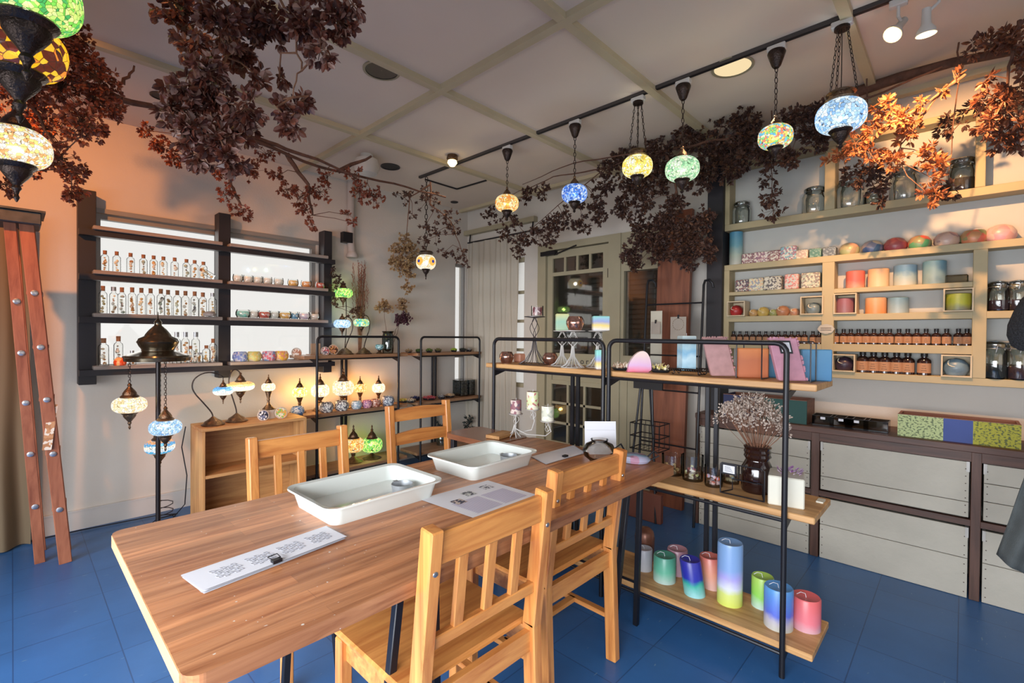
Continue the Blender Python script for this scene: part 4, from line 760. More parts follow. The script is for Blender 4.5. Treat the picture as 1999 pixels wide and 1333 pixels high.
downlight(762, 325, .07, plain('dark_speaker', (.02, .02, .022), .6), 'round black ceiling speaker beside the white dome', BLACK)
downlight(887, 394, .035, plain('dark_speaker', (.02, .02, .022), .6), 'tiny dark ceiling sensor in the far corner', BLACK)
downlight(315, 187, .05, plain('dark_speaker', (.02, .02, .022), .6), 'small dark ceiling sensor behind the hanging bunch', BLACK)
q = at(883, 303, 'Z', ZC); t = thing('ceiling_spotlight', 'small glowing reflector lamp at the ceiling left of the track', 'ceiling light', (q.x, q.y, ZC))
MB().lathe([(.04, 0), (.045, -.03), (.032, -.045)], 20, cap=False).build('socket', BRONZE, t); MB().lathe([(.03, -.03), (.038, -.06), (.02, -.085), (.001, -.09)], 18, cap=False).build('bulb', emit('hot_bulb', (1, .75, .35), 6), t)
# track rail and pendants
TX = 2.52; TZ = ZC-.012
tr = thing('ceiling_track', 'long black and white lighting track under the ceiling', 'track', (TX, 1.7, ZC))
MB().box(-.013, .013, -2.5, 1.85, -.018, 0).build('rail', plain('dark_rail', (.05, .042, .04), .5), tr); MB().box(-.005, .005, -2.5, 1.85, -.0195, -.017).build('slot', BLACK, tr)
b = MB(); a_ = [at(830, 349, 'Z', ZC), at(892, 368, 'Z', ZC), at(949, 351, 'Z', ZC)]; b.bar(a_[0]-Vector((0, 0, .006)), a_[1]-Vector((0, 0, .006)), .016, .01).bar(a_[1]-Vector((0, 0, .006)), a_[2]-Vector((0, 0, .006)), .016, .01)
tag(b.build('ceiling_rail_corner', BLACK), 'thin black angled rail on the ceiling in the far corner', 'rail')
def chainmesh(p0, p1, link=.03, r=.0022, wdt=.007):
    b = MB(); p0, p1 = Vector(p0), Vector(p1); n = max(1, int((p1-p0).length/(link*.8))); d = (p1-p0).normalized(); u = d.orthogonal().normalized(); v = d.cross(u)
    for k in range(n):
        c = p0.lerp(p1, (k+.5)/n); w_ = u if k % 2 else v
        b.tube([c+d*(link*.5*math.cos(a*PI/4))+w_*(wdt*math.sin(a*PI/4)) for a in range(8)], r, 4, True)
    return b
def pendant(label, y, gy, px, r_px, pal, three=False, x=TX, asp=.76, bands=False, e=1.4, st=1.15, tilt=0, cupr=.04, canopy=True):
    q = at(px, gy, 'X', x); z = q.z; r = m_(r_px, q); t = thing('pendant_lamp', label, 'lamp', (x, y, ZC), 0, 'mosaic pendants on the ceiling track'); gz = z-ZC
    MB().box(-.018, .018, -.04, .04, -.05, -.022, None, .004).build('track_adapter', WHITEP, t)
    globe(t, gz, r, pal, asp, st, e, bands); capd(t, gz-r*asp*.8, r*.85, False, BRONZED, fin=False)
    if three:
        MB().lathe([(.03, -.05), (.03, -.062)], 14).build('canopy', BRONZED, t)
        MB().lathe([(r*.44, gz+r*asp*.78), (r*.62, gz+r*asp*.86), (r*.66, gz+r*asp*.95), (r*.5, gz+r*asp*1.05), (r*.5, gz+r*asp*1.25), (r*.6, gz+r*asp*1.35), (r*.55, gz+r*asp*1.42), (r*.3, gz+r*asp*1.44)], 20, cap=False).build('collar', BRONZE, t)
        b = MB()
        for k in range(3):
            a = k*2*PI/3+.5; c = chainmesh((.02*math.cos(a), .02*math.sin(a), -.06), (r*.6*math.cos(a), r*.6*math.sin(a), gz+r*asp*1.38), .024, .0018, .005); b.add(c.v, c.f, True)
        b.tube([(0, 0, -.06), (.005, 0, (gz-.06)/2), (0, 0, gz+r*asp*1.4)], .002, 5); b.build('chain', BRONZED, t)
    else:
        MB().lathe([(.012, -.13), (.02, -.12), (cupr*.8, -.085), (cupr, -.06), (cupr*.9, -.05)], 20).build('canopy', BRONZED, t)
        chainmesh((0, 0, -.125), (0, 0, gz+r*asp*.8+r*.75)).build('chain', BRONZED, t); capd(t, gz+r*asp*.78, r*.8, True, BRONZE, fin=False)
    return t
pendant('pendant lamp with an orange and cream globe, farthest along the ceiling track', 2.458, 397, 990, 23, 'amber')
pendant('pendant lamp with a deep blue mosaic globe on the ceiling track', 1.847, 378, 1122, 25, 'blue')
pendant('pendant lamp with a yellow ring patterned globe on three chains', 1.397, 325, 1245, 29, 'yellow', True)
pendant('pendant lamp with a pale green flower patterned globe on the ceiling track', 1.126, 330, 1333, 32, 'palegreen')
pendant('pendant lamp with a red and yellow multicoloured globe on the ceiling track', .668, 267, 1515, 31, 'multi')
pendant('pendant lamp with a large pale blue globe on three chains, nearest on the track', .408, 226, 1645, 43, 'sky', True)
# eye lamp in the corner
q = at(830, 512, 'X', TX); ow = thing('eye_pendant_lamp', 'small white pendant lamp with two yellow eye rings in the far corner', 'lamp', (TX, 3.45, ZC)); gz = q.z-ZC; r = m_(19, q)
eye = MB(); globe(ow, gz, r, 'cream', .85, 1.0, .9, False, col=(1, .95, .9)); capd(ow, gz-r*.7, r*.8, False, BRONZED); MB().lathe([(r*.5, gz+r*.66), (r*.75, gz+r*.95), (r*.65, gz+r*1.1), (r*.4, gz+r*1.1)], 18, cap=False).build('collar', BRONZED, ow)
chainmesh((0, 0, -.03), (0, 0, gz+r*1.1), .05, .003, .012).build('chain', BRONZED, ow)
dc = (CP-Vector((TX, 3.45, q.z))).normalized(); side = Vector((dc.y, -dc.x, 0)).normalized()
for sgn in (-1, 1):
    dd = (Vector((dc.x, dc.y, 0)).normalized()+side*sgn*.95).normalized(); M = dd.to_track_quat('Z', 'Y').to_matrix().to_4x4(); M.translation = Vector((0, 0, gz))+dd*r*.93
    e_ = MB().lathe([(.001, .008), (r*.38, .002), (r*.48, -.006)], 18, M=M, cap=False).build('eye_ring', emit('eye_yellow', (1, .55, .1), 1.), ow); MB().lathe([(.001, .012), (r*.16, .009)], 12, M=M, cap=False).build('pupil', emit('eye_blue', (.05, .08, .6), .6), e_)
# spotlights at the near end of the track
for y, px, py, lab, tgt in ((.215, 1742, 68, 'glowing track spotlight seen head on near the upper right corner', (-.35, .2, -.45)), (.09, 1808, 68, 'white track spotlight aimed down at the upper right corner', (.1, 0, -1))):
    q = at(px, py, 'X', TX); t = thing('track_spotlight', lab, 'spotlight', (TX, y, ZC)); c = Vector((0, q.y-y, q.z-ZC)); d_ = Vector(tgt).normalized(); M = d_.to_track_quat('Z', 'Y').to_matrix().to_4x4(); M.translation = c
    MB().box(-.016, .016, -.03, .03, -.05, -.022, None, .003).tube([(0, 0, -.05), Vector((0, 0, -.09)), c-d_*.08], .006, 8).build('arm', WHITEP, t)
    MB().lathe([(.014, -.1), (.016, -.04), (.03, -.02), (.034, .0)], 18, M=M, cap=False).build('housing', WHITEP, t); MB().lathe([(.001, .004), (.031, .0)], 18, M=M, cap=False).build('bulb_face', emit('spot_face', (1, .72, .35), 9 if px < 1800 else 2.2), t)
# three lamps at the left edge near the camera
def near_lamp(label, px, py, d_, r, pal, bands=False, asp=.78, e=1.0, scale=None, st=1.1):
    q = dep(px, py, d_); t = thing('hanging_mosaic_lamp', label, 'lamp', (q.x, q.y, ZC), 0, 'hanging lamps at the left edge'); gz = q.z-ZC
    MB().lathe([(.05, -.03), (.045, -.005), (.02, 0)], 18).build('canopy', BRONZED, t); chainmesh((0, 0, -.03), (0, 0, gz+r*asp*.8+r*.7)).build('chain', BRONZED, t)
    globe(t, gz, r, pal, asp, st, e, bands, scale); capd(t, gz+r*asp*.75, r, True, BRONZED, fin=False); capd(t, gz-r*asp*.75, r*1.05, False, BRONZED); return t
near_lamp('large green and yellow mosaic lamp cut by the top left corner', 52, -12, 1.02, .092, 'green', e=1.2, scale=110)
near_lamp('orange mosaic lamp with black zigzags at the left edge', 38, 96, 1.14, .088, 'zigzag', bands=False, e=1.2, scale=52)
near_lamp('white and gold glowing mosaic lamp low at the left edge among rust leaves', 32, 288, 1.5, .085, 'whiteyel', e=2., scale=110)

# ------------------------------------------------------------ stepladder
la = thing('wooden_stepladder', 'worn reddish wooden stepladder with dark metal top leaning by the window wall', 'ladder', (.1, 3.6, 0))
LW = wood('ladder_wood', (.20, .055, .025), (.40, .14, .07), 'Z', 1.2, .6); off = Vector((.01, .2, 0))
tA, tB = at(50, 425, 'Y', 3.4)-la.location, at(18, 425, 'Y', 3.4)-la.location; fA, fB = at(128, 1098, 'Z', 0)-la.location, at(78, 1098, 'Z', 0)-la.location
for s_ in (0, 1):
    MB().bar(fA+off*s_, tA+off*s_*.8, .054, .026, (0, 1, 0)).build('front_rail', LW, la); MB().bar(fB+off*s_, tB+off*s_*.8, .044, .024, (0, 1, 0)).build('rear_rail', LW, la)
for k, fr in enumerate((.17, .34, .5, .65, .8)):
    p = fA.lerp(tA, fr); MB().bar(p+off*.06, p+off*.9, .06, .02, (0, 0, 1)).build('step', LW, la)
    q = fB.lerp(tB, fr*.95+.02)
    for pp in (p, q):
        M = Matrix.Rotation(R(90), 4, 'X'); M.translation = pp+Vector((0, -.014, 0)); MB().lathe([(.014, 0), (.014, .003), (.007, .005), (.001, .005)], 16, M=M).build('bolt', STEEL, la)
MB().box(tB.x-.045, tA.x+.055, tA.y-.05, tA.y+.19, tA.z-.035, tA.z+.025, None, .004).box(tB.x-.06, tA.x+.07, tA.y-.06, tA.y+.2, tA.z+.025, tA.z+.035).build('metal_top', plain('grey_metal_plate', (.07, .075, .08), .5, metal=.6, var=.4, scale=20), la)
MB().box(-.018, .018, -.002, 0, -.12, .12, Matrix.Translation(fA.lerp(tA, .42)+Vector((0, -.014, 0))) @ Matrix.Rotation(R(6), 4, 'Y')).build('paper_label', blotch('worn_label', [(.5, .25, .12), (.7, .6, .5), (.4, .18, .08)], 70, .8), la)

# ------------------------------------------------------------ work table
TZt = .72
def trestle(t, x, y0, y1, h):
    b = MB()
    for y, s in ((y0, 1), (y1, -1)):
        b.bar((x-.05, y, h), (x-.1, y+s*.04, 0), .022, .022).bar((x+.05, y, h), (x+.1, y+s*.04, 0), .022, .022); b.bar((x-.06, y, h), (x+.06, y, h), .022, .022)
    b.bar((x, y0, h-.01), (x, y1, h-.01), .022, .022).tube([(x+.08, y0+.03, .2), (x+.08, y1-.03, .2)], .006, 6); b.build('trestle_leg', BLACK, t)
tb = thing('work_table', 'large reddish brown wooden work table in the foreground', 'table', (.19, .9, 0))
def rtop(L, W, z0, z1, r=.03):
    pts = []
    for cx_, cy_, a0 in ((L-r, r, -90), (L-r, W-r, 0), (r, W-r, 90), (r, r, 180)):
        for k in range(6): a = R(a0+k*18); pts.append((cx_+r*math.cos(a), cy_+r*math.sin(a)))
    return MB().slab(pts, z0, z1)
rtop(1.8, .83, TZt-.034, TZt).build('tabletop', TABLE, tb)
MB().box(-.0015, .0, .03, .80, TZt-.0335, TZt-.001).build('end_edge', TEDGE, tb)
trestle(tb, .52, .10, .74, TZt-.034); trestle(tb, 1.62, .10, .74, TZt-.034)
t2 = thing('side_table', 'second reddish wooden table set behind the far end of the work table', 'table', (1.72, 1.75, 0)); rtop(.27, .42, TZt-.03, TZt, .04).build('tabletop', wood('side_top', (.16, .055, .025), (.34, .14, .07), 'Y', 1.5, .25, coat=.4), t2)
for x in (.04, .23):
    for y in (.04, .38): MB().bar((x, y, 0), (x, y, TZt-.03), .03, .03).build('leg', DARKP, t2)
o = MB().box(0, .16, 0, .09, 0, .018, None, .002).build('wooden_offcut', CRATEW); o.location = (1.80, 1.80, TZt+.001); o.rotation_euler.z = R(10); tag(o, 'small pale pine board lying on the second table', 'board')

def chair(label, x0, x1, y, top, seat_dir=1, kind='spindle', rz=0):
    """back posts at x0, x1 (centres); seat extends seat_dir in Y"""
    cx_ = (x0+x1)/2; w2 = (x1-x0)/2; t = thing('pine_dining_chair', label, 'chair', (cx_, y, 0), rz if seat_dir > 0 else PI+rz, 'pine chairs around the work table')
    sz = .45; D_ = .39; pw = .036; lean = .045
    for s in (-1, 1):
        b = MB(); x = s*w2; b.bar((x, 0, 0), (x, .02, sz), pw, pw*1.25, (0, 1, 0)).bar((x, .02, sz-.01), (x, .02-lean, top), pw, pw*1.25, (0, 1, 0)); b.build('back_post', PINEZ, t)
        MB().bar((x*1.04, D_-.02, 0), (x*1.04, D_-.02, sz-.02), pw, pw, (0, 1, 0)).build('front_leg', PINEZ, t)
        MB().bar((x, .03, .17), (x*1.04, D_-.03, .17), .03, .018).build('side_stretcher', PINEY, t)
        MB().lathe([(.007, 0), (.006, .002), (.001, .003)], 10, M=Matrix.Translation((s*(w2)-.0, -pw*.63+.02-lean*.75, top-.1)) @ Matrix.Rotation(R(90), 4, 'X')).build('screw_cap', STEEL, t)
    b = MB()
    for k in range(3): b.box(-w2-.02+k*(2*w2+.04)/3+.0008, -w2-.02+(k+1)*(2*w2+.04)/3-.0008, .0, D_, sz-.02, sz, None, .003)
    b = MB(); b.box(-w2-.025, w2+.025, .045, D_+.01, sz-.02, sz, None, .006); b.build('seat', PINE, t)
    MB().box(-w2+.015, w2-.015, D_-.03, D_-.01, sz-.08, sz-.02).box(-w2+.015, w2-.015, .01, .03, sz-.08, sz-.02).box(-w2-.01, -w2+.01, .02, D_-.03, sz-.08, sz-.02).box(w2-.01, w2+.01, .02, D_-.03, sz-.08, sz-.02).build('seat_apron', PINE, t)
    MB().bar((-w2, D_*.5, .17), (w2, D_*.5, .17), .03, .018).build('cross_stretcher', PINE, t)
    def by(z): return .02-lean*(z-sz)/(top-sz)
    if kind == 'spindle':
        MB().box(-w2+.016, w2-.016, by(top-.05)-.011, by(top-.05)+.011, top-.09, top-.015, None, .004).build('top_rail', PINE, t)
        MB().box(-w2+.016, w2-.016, by(.56)-.011, by(.56)+.011, .545, .575, None, .003).build('lower_rail', PINE, t)
        for k in (-1, 0, 1): MB().bar((k*w2*.5, by(.57), .572), (k*w2*.5, by(top-.09), top-.085), .03, .015, (0, 1, 0)).build('spindle', PINEZ, t)
    else:
        for z in (top-.09, top-.22):
            b = MB(); n = 10; V = []
            for i in range(n+1):
                x = -w2+.016+(2*w2-.032)*i/n; k = math.sin(PI*i/n)*.014
                for zz_, yy in ((z, -.009), (z+.06+k, -.009), (z+.06+k, .009), (z, .009)): V.append((x, by(z)+yy, zz_))
            b.add(V, [(i*4+j, i*4+(j+1) % 4, i*4+4+(j+1) % 4, i*4+4+j) for i in range(n) for j in range(4)]+[(0, 1, 2, 3), (4*n+3, 4*n+2, 4*n+1, 4*n)]); b.build('ladder_rail', PINE, t)
    return t
def top_x(px, py, z): return at(px, py, 'Z', z)
a, c = top_x(836, 1028, .845), top_x(1077, 958, .845); yA = (a.y+c.y)/2
chair('nearest pine chair with three spindles, its back turned to the viewer', a.x, c.x, yA+.03, .845)
a, c = top_x(1096, 916, .84), top_x(1212, 877, .84); yB = (a.y+c.y)/2
chair('pine chair with three spindles behind the nearest one, beside the pipe rack', a.x-.02, c.x, yB+.03, .84)
a, c = top_x(486, 852, .85), top_x(671, 831, .85)
chair('spindle backed pine chair on the far side of the table before the crate shelf', a.x, c.x, (a.y+c.y)/2-.03, .85, -1)
a, c = top_x(757, 792, .885), top_x(871, 780, .885)
chair('orange pine chair with two curved ladder rails beyond the white trays', a.x, c.x, (a.y+c.y)/2-.03, .885, -1, 'ladder')

# things on the table ---------------------------------------------------
def tray(label, cx_, cy_, L, W, rz):
    t = thing('enamel_tray', label, 'tray', (cx_, cy_, TZt), rz, 'enamel trays on the work table')
    def ring(hx, hy, z, r): 
        o = []
        for sx, sy, a0 in ((1, -1, -90), (1, 1, 0), (-1, 1, 90), (-1, -1, 180)):
            for k in range(6): a = R(a0+k*18); o.append((sx*(hx-r)+r*math.cos(a), sy*(hy-r)+r*math.sin(a), z))
        return o
    rs = [ring(L/2-.025, W/2-.025, 0, .03), ring(L/2-.012, W/2-.012, .045, .035), ring(L/2-.009, W/2-.009, .055, .036), ring(L/2, W/2, .06, .04), ring(L/2, W/2, .057, .04), ring(L/2-.0, W/2-.0, .0575, .04)]
    rs = [ring(L/2-.028, W/2-.028, .0, .03), ring(L/2-.014, W/2-.014, .052, .035), ring(L/2, W/2, .055, .04), ring(L/2, W/2, .061, .04), ring(L/2-.016, W/2-.016, .058, .035), ring(L/2-.032, W/2-.032, .008, .03)]
    n = 24; V = [p for r_ in rs for p in r_]; Fs = [(i*n+k, i*n+(k+1) % n, (i+1)*n+(k+1) % n, (i+1)*n+k) for i in range(5) for k in range(n)]+[list(range(n))[::-1], [5*n+k for k in range(n)]]
    MB().add(V, Fs, True).build('tray_body', ENAMEL, t); return t
tray('nearer white enamel tray with a black chipped rim on the work table', .825, 1.452, .425, .315, R(1))
tray('farther white enamel tray right of the first on the work table', 1.39, 1.485, .40, .305, R(1))
def mcup(label, x, y): 
    t = thing('metal_cup', label, 'cup', (x, y, TZt+.009)); MB().lathe([(.001, 0), (.034, 0), (.038, .03), (.036, .03), (.032, .003), (.001, .003)], 22, cap=False).build('cup_body', plain('dull_aluminium', (.4, .42, .44), .4, metal=.5), t); MB().box(-.008, .008, .034, .048, .026, .03).build('tab', MC['dull_aluminium'], t)
p = at(785, 948, 'Z', TZt+.03); mcup('small aluminium cup standing in the nearer enamel tray', p.x, p.y)
p = at(993, 892, 'Z', TZt+.03); mcup('small aluminium cup standing in the farther enamel tray', p.x, p.y)
def sheet(name, label, pts, z, lift=None, nlay=1, cat='paper'):
    t = thing(name, label, cat, (pts[0][0], pts[0][1], z)); x0, y0 = pts[0]; b = MB()
    for k in range(nlay):
        j = [Vector((random.uniform(-.004, .004), random.uniform(-.004, .004), 0))*(1 if k else 0) for _ in range(4)]; P4 = [Vector((x-x0, y-y0, .0012+k*.0016)) for x, y in pts]; P4 = [a+b_ for a, b_ in zip(P4, j)]; n = 10; V = []
        for i in range(n+1):
            for q in range(n+1):
                u, v = i/n, q/n; p = P4[0]*(1-u)*(1-v)+P4[1]*u*(1-v)+P4[2]*u*v+P4[3]*(1-u)*v
                if lift: p.z += lift(u, v)
                V.append(p)
        b.add(V, [(i*(n+1)+q, (i+1)*(n+1)+q, (i+1)*(n+1)+q+1, i*(n+1)+q+1) for i in range(n) for q in range(n)], True)
    b.build('sheets', PAPER, t); return t, P4
S1 = [at(355, 1128, 'Z', TZt), at(398, 1160, 'Z', TZt), at(675, 1052, 'Z', TZt), at(637, 1031, 'Z', TZt)]
t, P4 = sheet('pattern_sheets', 'stack of white pattern sheets held by a black clip near the table end', [(p.x, p.y) for p in S1], TZt, nlay=5)
def bil(P4, u, v): return P4[0]*(1-u)*(1-v)+P4[1]*u*(1-v)+P4[2]*u*v+P4[3]*(1-u)*v
b = MB(); GR = plain('grey_ink', (.25, .25, .28), .7)
for c in range(4):
    for i in range(5):
        for k in range(3):
            v0 = .12+c*.215+i*.032+(k % 2)*.012; u0 = .3+k*.16+(i % 2)*.05; a4 = [bil(P4, u0+du, v0+dv)+Vector((0, 0, .0006)) for du, dv in ((0, 0), (.1, .008), (.1, .03), (0, .022))]
            for e in range(4): b.tube([a4[e], a4[(e+1) % 4]], .0006, 3, cap=False)
b.build('printed_pattern', GR, t)
c0 = bil(P4, .93, .46); MB().box(-.011, .011, -.008, .006, -.002, .006, Matrix.Translation(c0) @ Matrix.Rotation(R(8), 4, 'Z')).tube([c0+Vector((-.01, .0, .008)), c0+Vector((-.012, .025, .006)), c0+Vector((.012, .027, .006)), c0+Vector((.01, 0, .008))], .0012, 5).build('binder_clip', BLACK, t)
S2 = [at(818, 975, 'Z', TZt), at(925, 1012, 'Z', TZt), at(1047, 966, 'Z', TZt), at(952, 938, 'Z', TZt)]
t, P4 = sheet('instruction_leaflet', 'printed white instruction leaflet with three small pictures between trays and chair', [(p.x, p.y) for p in S2], TZt, lambda u, v: .012*max(0, (u-v*.6-.2))**2*0)
b = MB(); LI = plain('lilac_ink', (.42, .36, .52), .7)
for k in range(15):
    u = .46+k*.032
    for v0, v1 in ((.12, .5), (.54, .9)): b.quad(bil(P4, u, v0)+Vector((0, 0, .0007)), bil(P4, u+.013, v0)+Vector((0, 0, .0007)), bil(P4, u+.013, v1)+Vector((0, 0, .0007)), bil(P4, u, v1)+Vector((0, 0, .0007)))
b.build('printed_lines', LI, t)
for k, (u, v, cs) in enumerate(((.36, .16, [(.05, .05, .08), (.5, .4, .35)]), (.2, .42, [(.1, .1, .12), (.5, .52, .5)]), (.16, .72, [(.15, .15, .18), (.6, .6, .62)]))):
    b = MB(); z = Vector((0, 0, .0009)); b.quad(bil(P4, u, v)+z, bil(P4, u+.17, v)+z, bil(P4, u+.17, v+.14)+z, bil(P4, u, v+.14)+z); b.build('printed_picture', blotch('picture_%d' % k, cs, 120, .7), t)
S3 = [at(1037, 893, 'Z', TZt), at(1066, 907, 'Z', TZt), at(1142, 885, 'Z', TZt), at(1120, 871, 'Z', TZt)]
t, P4 = sheet('clipped_sheets', 'pinkish sheets held by a small black clip beyond the farther tray', [(p.x, p.y) for p in S3], TZt, nlay=3)
c0 = bil(P4, .85, .5); MB().box(-.012, .012, -.01, .008, -.002, .008, Matrix.Translation(c0)).build('binder_clip', BLACK, t)
q = at(1155, 905, 'Z', TZt); t = thing('round_glass_bowl', 'clear round glass bowl with narrow neck on the table beside the clipped sheets', 'bowl', (q.x+.06, q.y, TZt))
MB().lathe([(.001, 0), (.04, 0), (.068, .025), (.075, .05), (.06, .078), (.035, .09), (.04, .1), (.037, .1), (.032, .09), (.057, .076), (.071, .05), (.064, .026), (.038, .005), (.001, .005)], 26, cap=False, wob=lambda a, z: 1+.012*math.sin(9*a)).build('bowl_body', glass('crackle_glass', (.95, .94, .92), .08, 1.25), t)
q = at(1190, 885, 'Z', TZt); t = thing('standing_card', 'blank white folded card standing at the far end of the table', 'card', (1.93, q.y+.02, TZt), R(-45))
MB().box(-.075, .075, -.001, .001, 0, .155, Matrix.Rotation(R(-8), 4, 'X')).build('card_sheet', PAPER, t); MB().box(-.07, .07, .0, .002, 0, .12, Matrix.Translation((0, .05, 0)) @ Matrix.Rotation(R(18), 4, 'X')).build('card_back', PAPER, t)
q = at(1266, 885, 'Z', TZt+.02); t = thing('tie_dye_pouch', 'pink and blue folded pouch with black cord handles on the table corner', 'pouch', (1.93, 1.07, TZt))
MB().lathe([(.001, 0), (.065, .002), (.075, .014), (.06, .028), (.001, .032)], 22, sq=.85).build('pouch_body', blotch('pink_blue_cloth', [(.6, .25, .35), (.3, .45, .6), (.55, .45, .6), (.2, .35, .5)], 22, .6, 'LINEAR'), t)
b = MB(); b.tube([(-.05, .05, .01), (-.06, .06, .06), (-.03, .05, .075), (.0, .04, .03)], .004, 7).tube([(.02, -.05, .02), (.05, -.07, .05), (.06, -.09, .03), (.03, -.06, .01)], .004, 7); b.build('handle', BLACK, t)

# candelabra on the table corner
def wire_stand(name, label, loc, h, pr, mat, cat='candle stand'):
    t = thing(name, label, cat, loc, 0, 'wire candle stands'); b = MB()
    for k in range(12):
        a = k*PI/6; b.tube([(h*.32*math.cos(a), h*.32*math.sin(a), .003), (h*.2*math.cos(a), h*.2*math.sin(a), h*.08), (h*.06*math.cos(a), h*.06*math.sin(a), h*.3), (.006*math.cos(a), .006*math.sin(a), h*.58)], .0018, 5)
    b.tube([(h*.32*math.cos(k*PI/9), h*.32*math.sin(k*PI/9), .003) for k in range(18)], .0022, 5, True); b.build('wire_foot', mat, t); b = MB()
    for k in range(4):
        a0 = k*PI/2; b.tube([((.006+.022*math.sin(PI*s/8))*math.cos(a0+s*.25), (.006+.022*math.sin(PI*s/8))*math.sin(a0+s*.25), h*(.58+.38*s/8)) for s in range(9)], .002, 5)
    b.build('twisted_cage', mat, t); MB().lathe([(.001, h*.96), (pr, h*.985), (pr, h), (.001, h)], 24, cap=False).build('plate', mat, t); return t
WIREW = plain('white_wire', (.55, .53, .5), .5, var=.1); WIRED = plain('dark_pewter', (.09, .08, .085), .4, metal=.7)
ca = thing('wire_candelabra', 'white scrolled wire candelabra with three plates at the far table corner', 'candelabra', (1.92, 1.80, TZt)); b = MB()
for k in range(6): a = k*PI/3; b.tube([(.035*math.cos(a), .035*math.sin(a), .003), (.012*math.cos(a), .012*math.sin(a), .03), (0, 0, .07)], .0025, 5)
b.build('foot', WIREW, ca); CAP = [at(1007, 808, 'X', 1.92), at(1040, 799, 'X', 1.97), at(1069, 822, 'X', 1.90)]
for k, p in enumerate(CAP):
    p = p-Vector((1.92, 1.80, TZt)); b = MB()
    b.tube([(0, 0, .05), Vector((p.x*.4, p.y*.4, .03)), Vector((p.x*.95, p.y*.95, .045)), Vector((p.x*1.1, p.y*1.1, p.z*.6)), p-Vector((0, 0, .005))], .003, 6)
    for j in range(3): a0 = j*2.1; b.tube([p+Vector(((.003+.014*math.sin(PI*s/6))*math.cos(a0+s*.4), (.003+.014*math.sin(PI*s/6))*math.sin(a0+s*.4), -.055+.05*s/6)) for s in range(7)], .0016, 4)
    b.build('arm', WIREW, ca); MB().lathe([(.001, -.004), (.036, -.002), (.04, .003), (.037, .003), (.001, 0)], 22, (p.x, p.y, p.z), cap=False).build('plate', WIREW, ca)
for (px, py, wd, hh, cs, lab), base in zip([(1006, 0, .03, .075, [(.25, .1, .12), (.6, .5, .45), (.15, .1, .15)], 'dark petal covered pillar candle on the left candelabra plate'), (1030, 0, .034, .095, [(.6, .65, .35), (.75, .7, .55), (.45, .15, .15)], 'green and cream petal candle on the middle candelabra plate'), (1055, 0, .032, .075, [(.55, .55, .45), (.7, .68, .58), (.4, .42, .35)], 'cream petal covered candle on the right candelabra plate')], CAP):
    t = thing('botanical_candle', lab, 'candle', (base.x, base.y, base.z+.003)); MB().lathe([(wd, 0), (wd*1.02, hh*.5), (wd, hh), (.001, hh-.004)], 20, cap=False).build('wax', blotch('petal_'+str(px), cs, 55, .6), t); MB().tube([(0, 0, hh-.005), (.003, 0, hh+.012)], .001, 4).build('wick', PAPER, t)

# ------------------------------------------------------------ things on the front rack
RB = {'t': 1.112, 'm': .625, 'b': .12}
MIR = plain('copper_mirror_glass', (.5, .28, .22), .12, metal=.9, var=.5, scale=25)
def rx(px, X, y=700): return at(px, y, 'X', X).y
def mirror_bowl(px, X, z, r, label):
    t = thing('mirrored_candle_bowl', label, 'candle holder', (X, rx(px, X), z)); MB().lathe([(.001, 0), (r*.7, 0), (r, r*.7), (r*.98, r*1.1), (r*.72, r*1.55), (r*.68, r*1.55), (r*.9, r*1.05), (.001, r*.2)], 24, cap=False, wob=lambda a, q: 1+.02*math.sin(11*a)).build('bowl', MIR, t)
    MB().lathe([(.001, r*1.2), (r*.7, r*1.2)], 18, cap=False).build('wax', plain('ivory_wax', (.5, .4, .32), .5), t)
mirror_bowl(989, 2.12, RB['t'], .045, 'copper mirrored round candle bowl at the left end of the rack top')
o = MB().box(-.03, .03, -.03, .03, 0, .055, None, .008).build('block_candle', plain('salmon_wax', (.62, .3, .2), .5)); o.location = (2.25, rx(1014, 2.25), RB['t']); tag(o, 'salmon pink block candle behind the left mirrored bowl', 'candle')
mirror_bowl(1074, 2.2, RB['t'], .045, 'dark mirrored round candle bowl between the wire stands')
st = wire_stand('wire_candle_stand', 'dark pewter wire candle stand with a glass candle on top', (2.14, rx(1043, 2.14), RB['t']), .285, .062, WIRED)
t = thing('glass_pillar_candle', 'dark red pressed flower glass candle on the pewter stand', 'candle', (2.14, rx(1048, 2.14), RB['t']+.286)); MB().lathe([(.036, 0), (.036, .06), (.034, .06), (.033, .004), (.001, .004)], 22, cap=False).build('glass', CLEAR, t); MB().lathe([(.031, .006), (.031, .052), (.001, .05)], 18, cap=False).build('wax', blotch('dark_red_petals', [(.15, .03, .05), (.5, .3, .3), (.2, .1, .1), (.6, .5, .5)], 60, .3), t)
wire_stand('wire_candle_stand', 'white wire candle stand, left of the pair under the green square candle', (2.16, rx(1097, 2.16), RB['t']), .20, .05, WIREW)
wire_stand('wire_candle_stand', 'white wire candle stand carrying the copper bowl', (2.08, rx(1118, 2.08), RB['t']), .20, .066, WIREW)
wire_stand('wire_candle_stand', 'white wire candle stand at the pipe frame joint carrying the striped square candle', (2.2, rx(1166, 2.2), RB['t']), .20, .05, WIREW)
mirror_bowl(1122, 2.08, RB['t']+.201, .048, 'copper mirrored candle bowl raised on a white wire stand')
def sqc(px, X, z, w_, h, stops, label, rz=R(-45), th=.05, nm='square_candle'):
    o = MB().box(-w_/2, w_/2, -th/2, th/2, 0, h, None, .004).build(nm, grad('sq_%d' % px, stops, h, .45)); o.location = (X, rx(px, X), z); o.rotation_euler.z = rz; return tag(o, label, 'candle')
sqc(1097, 2.16, RB['t']+.201, .075, .095, [(0, (.45, .6, .4)), (.5, (.35, .6, .45)), (1, (.65, .65, .3))], 'mottled green square candle on a white wire stand')
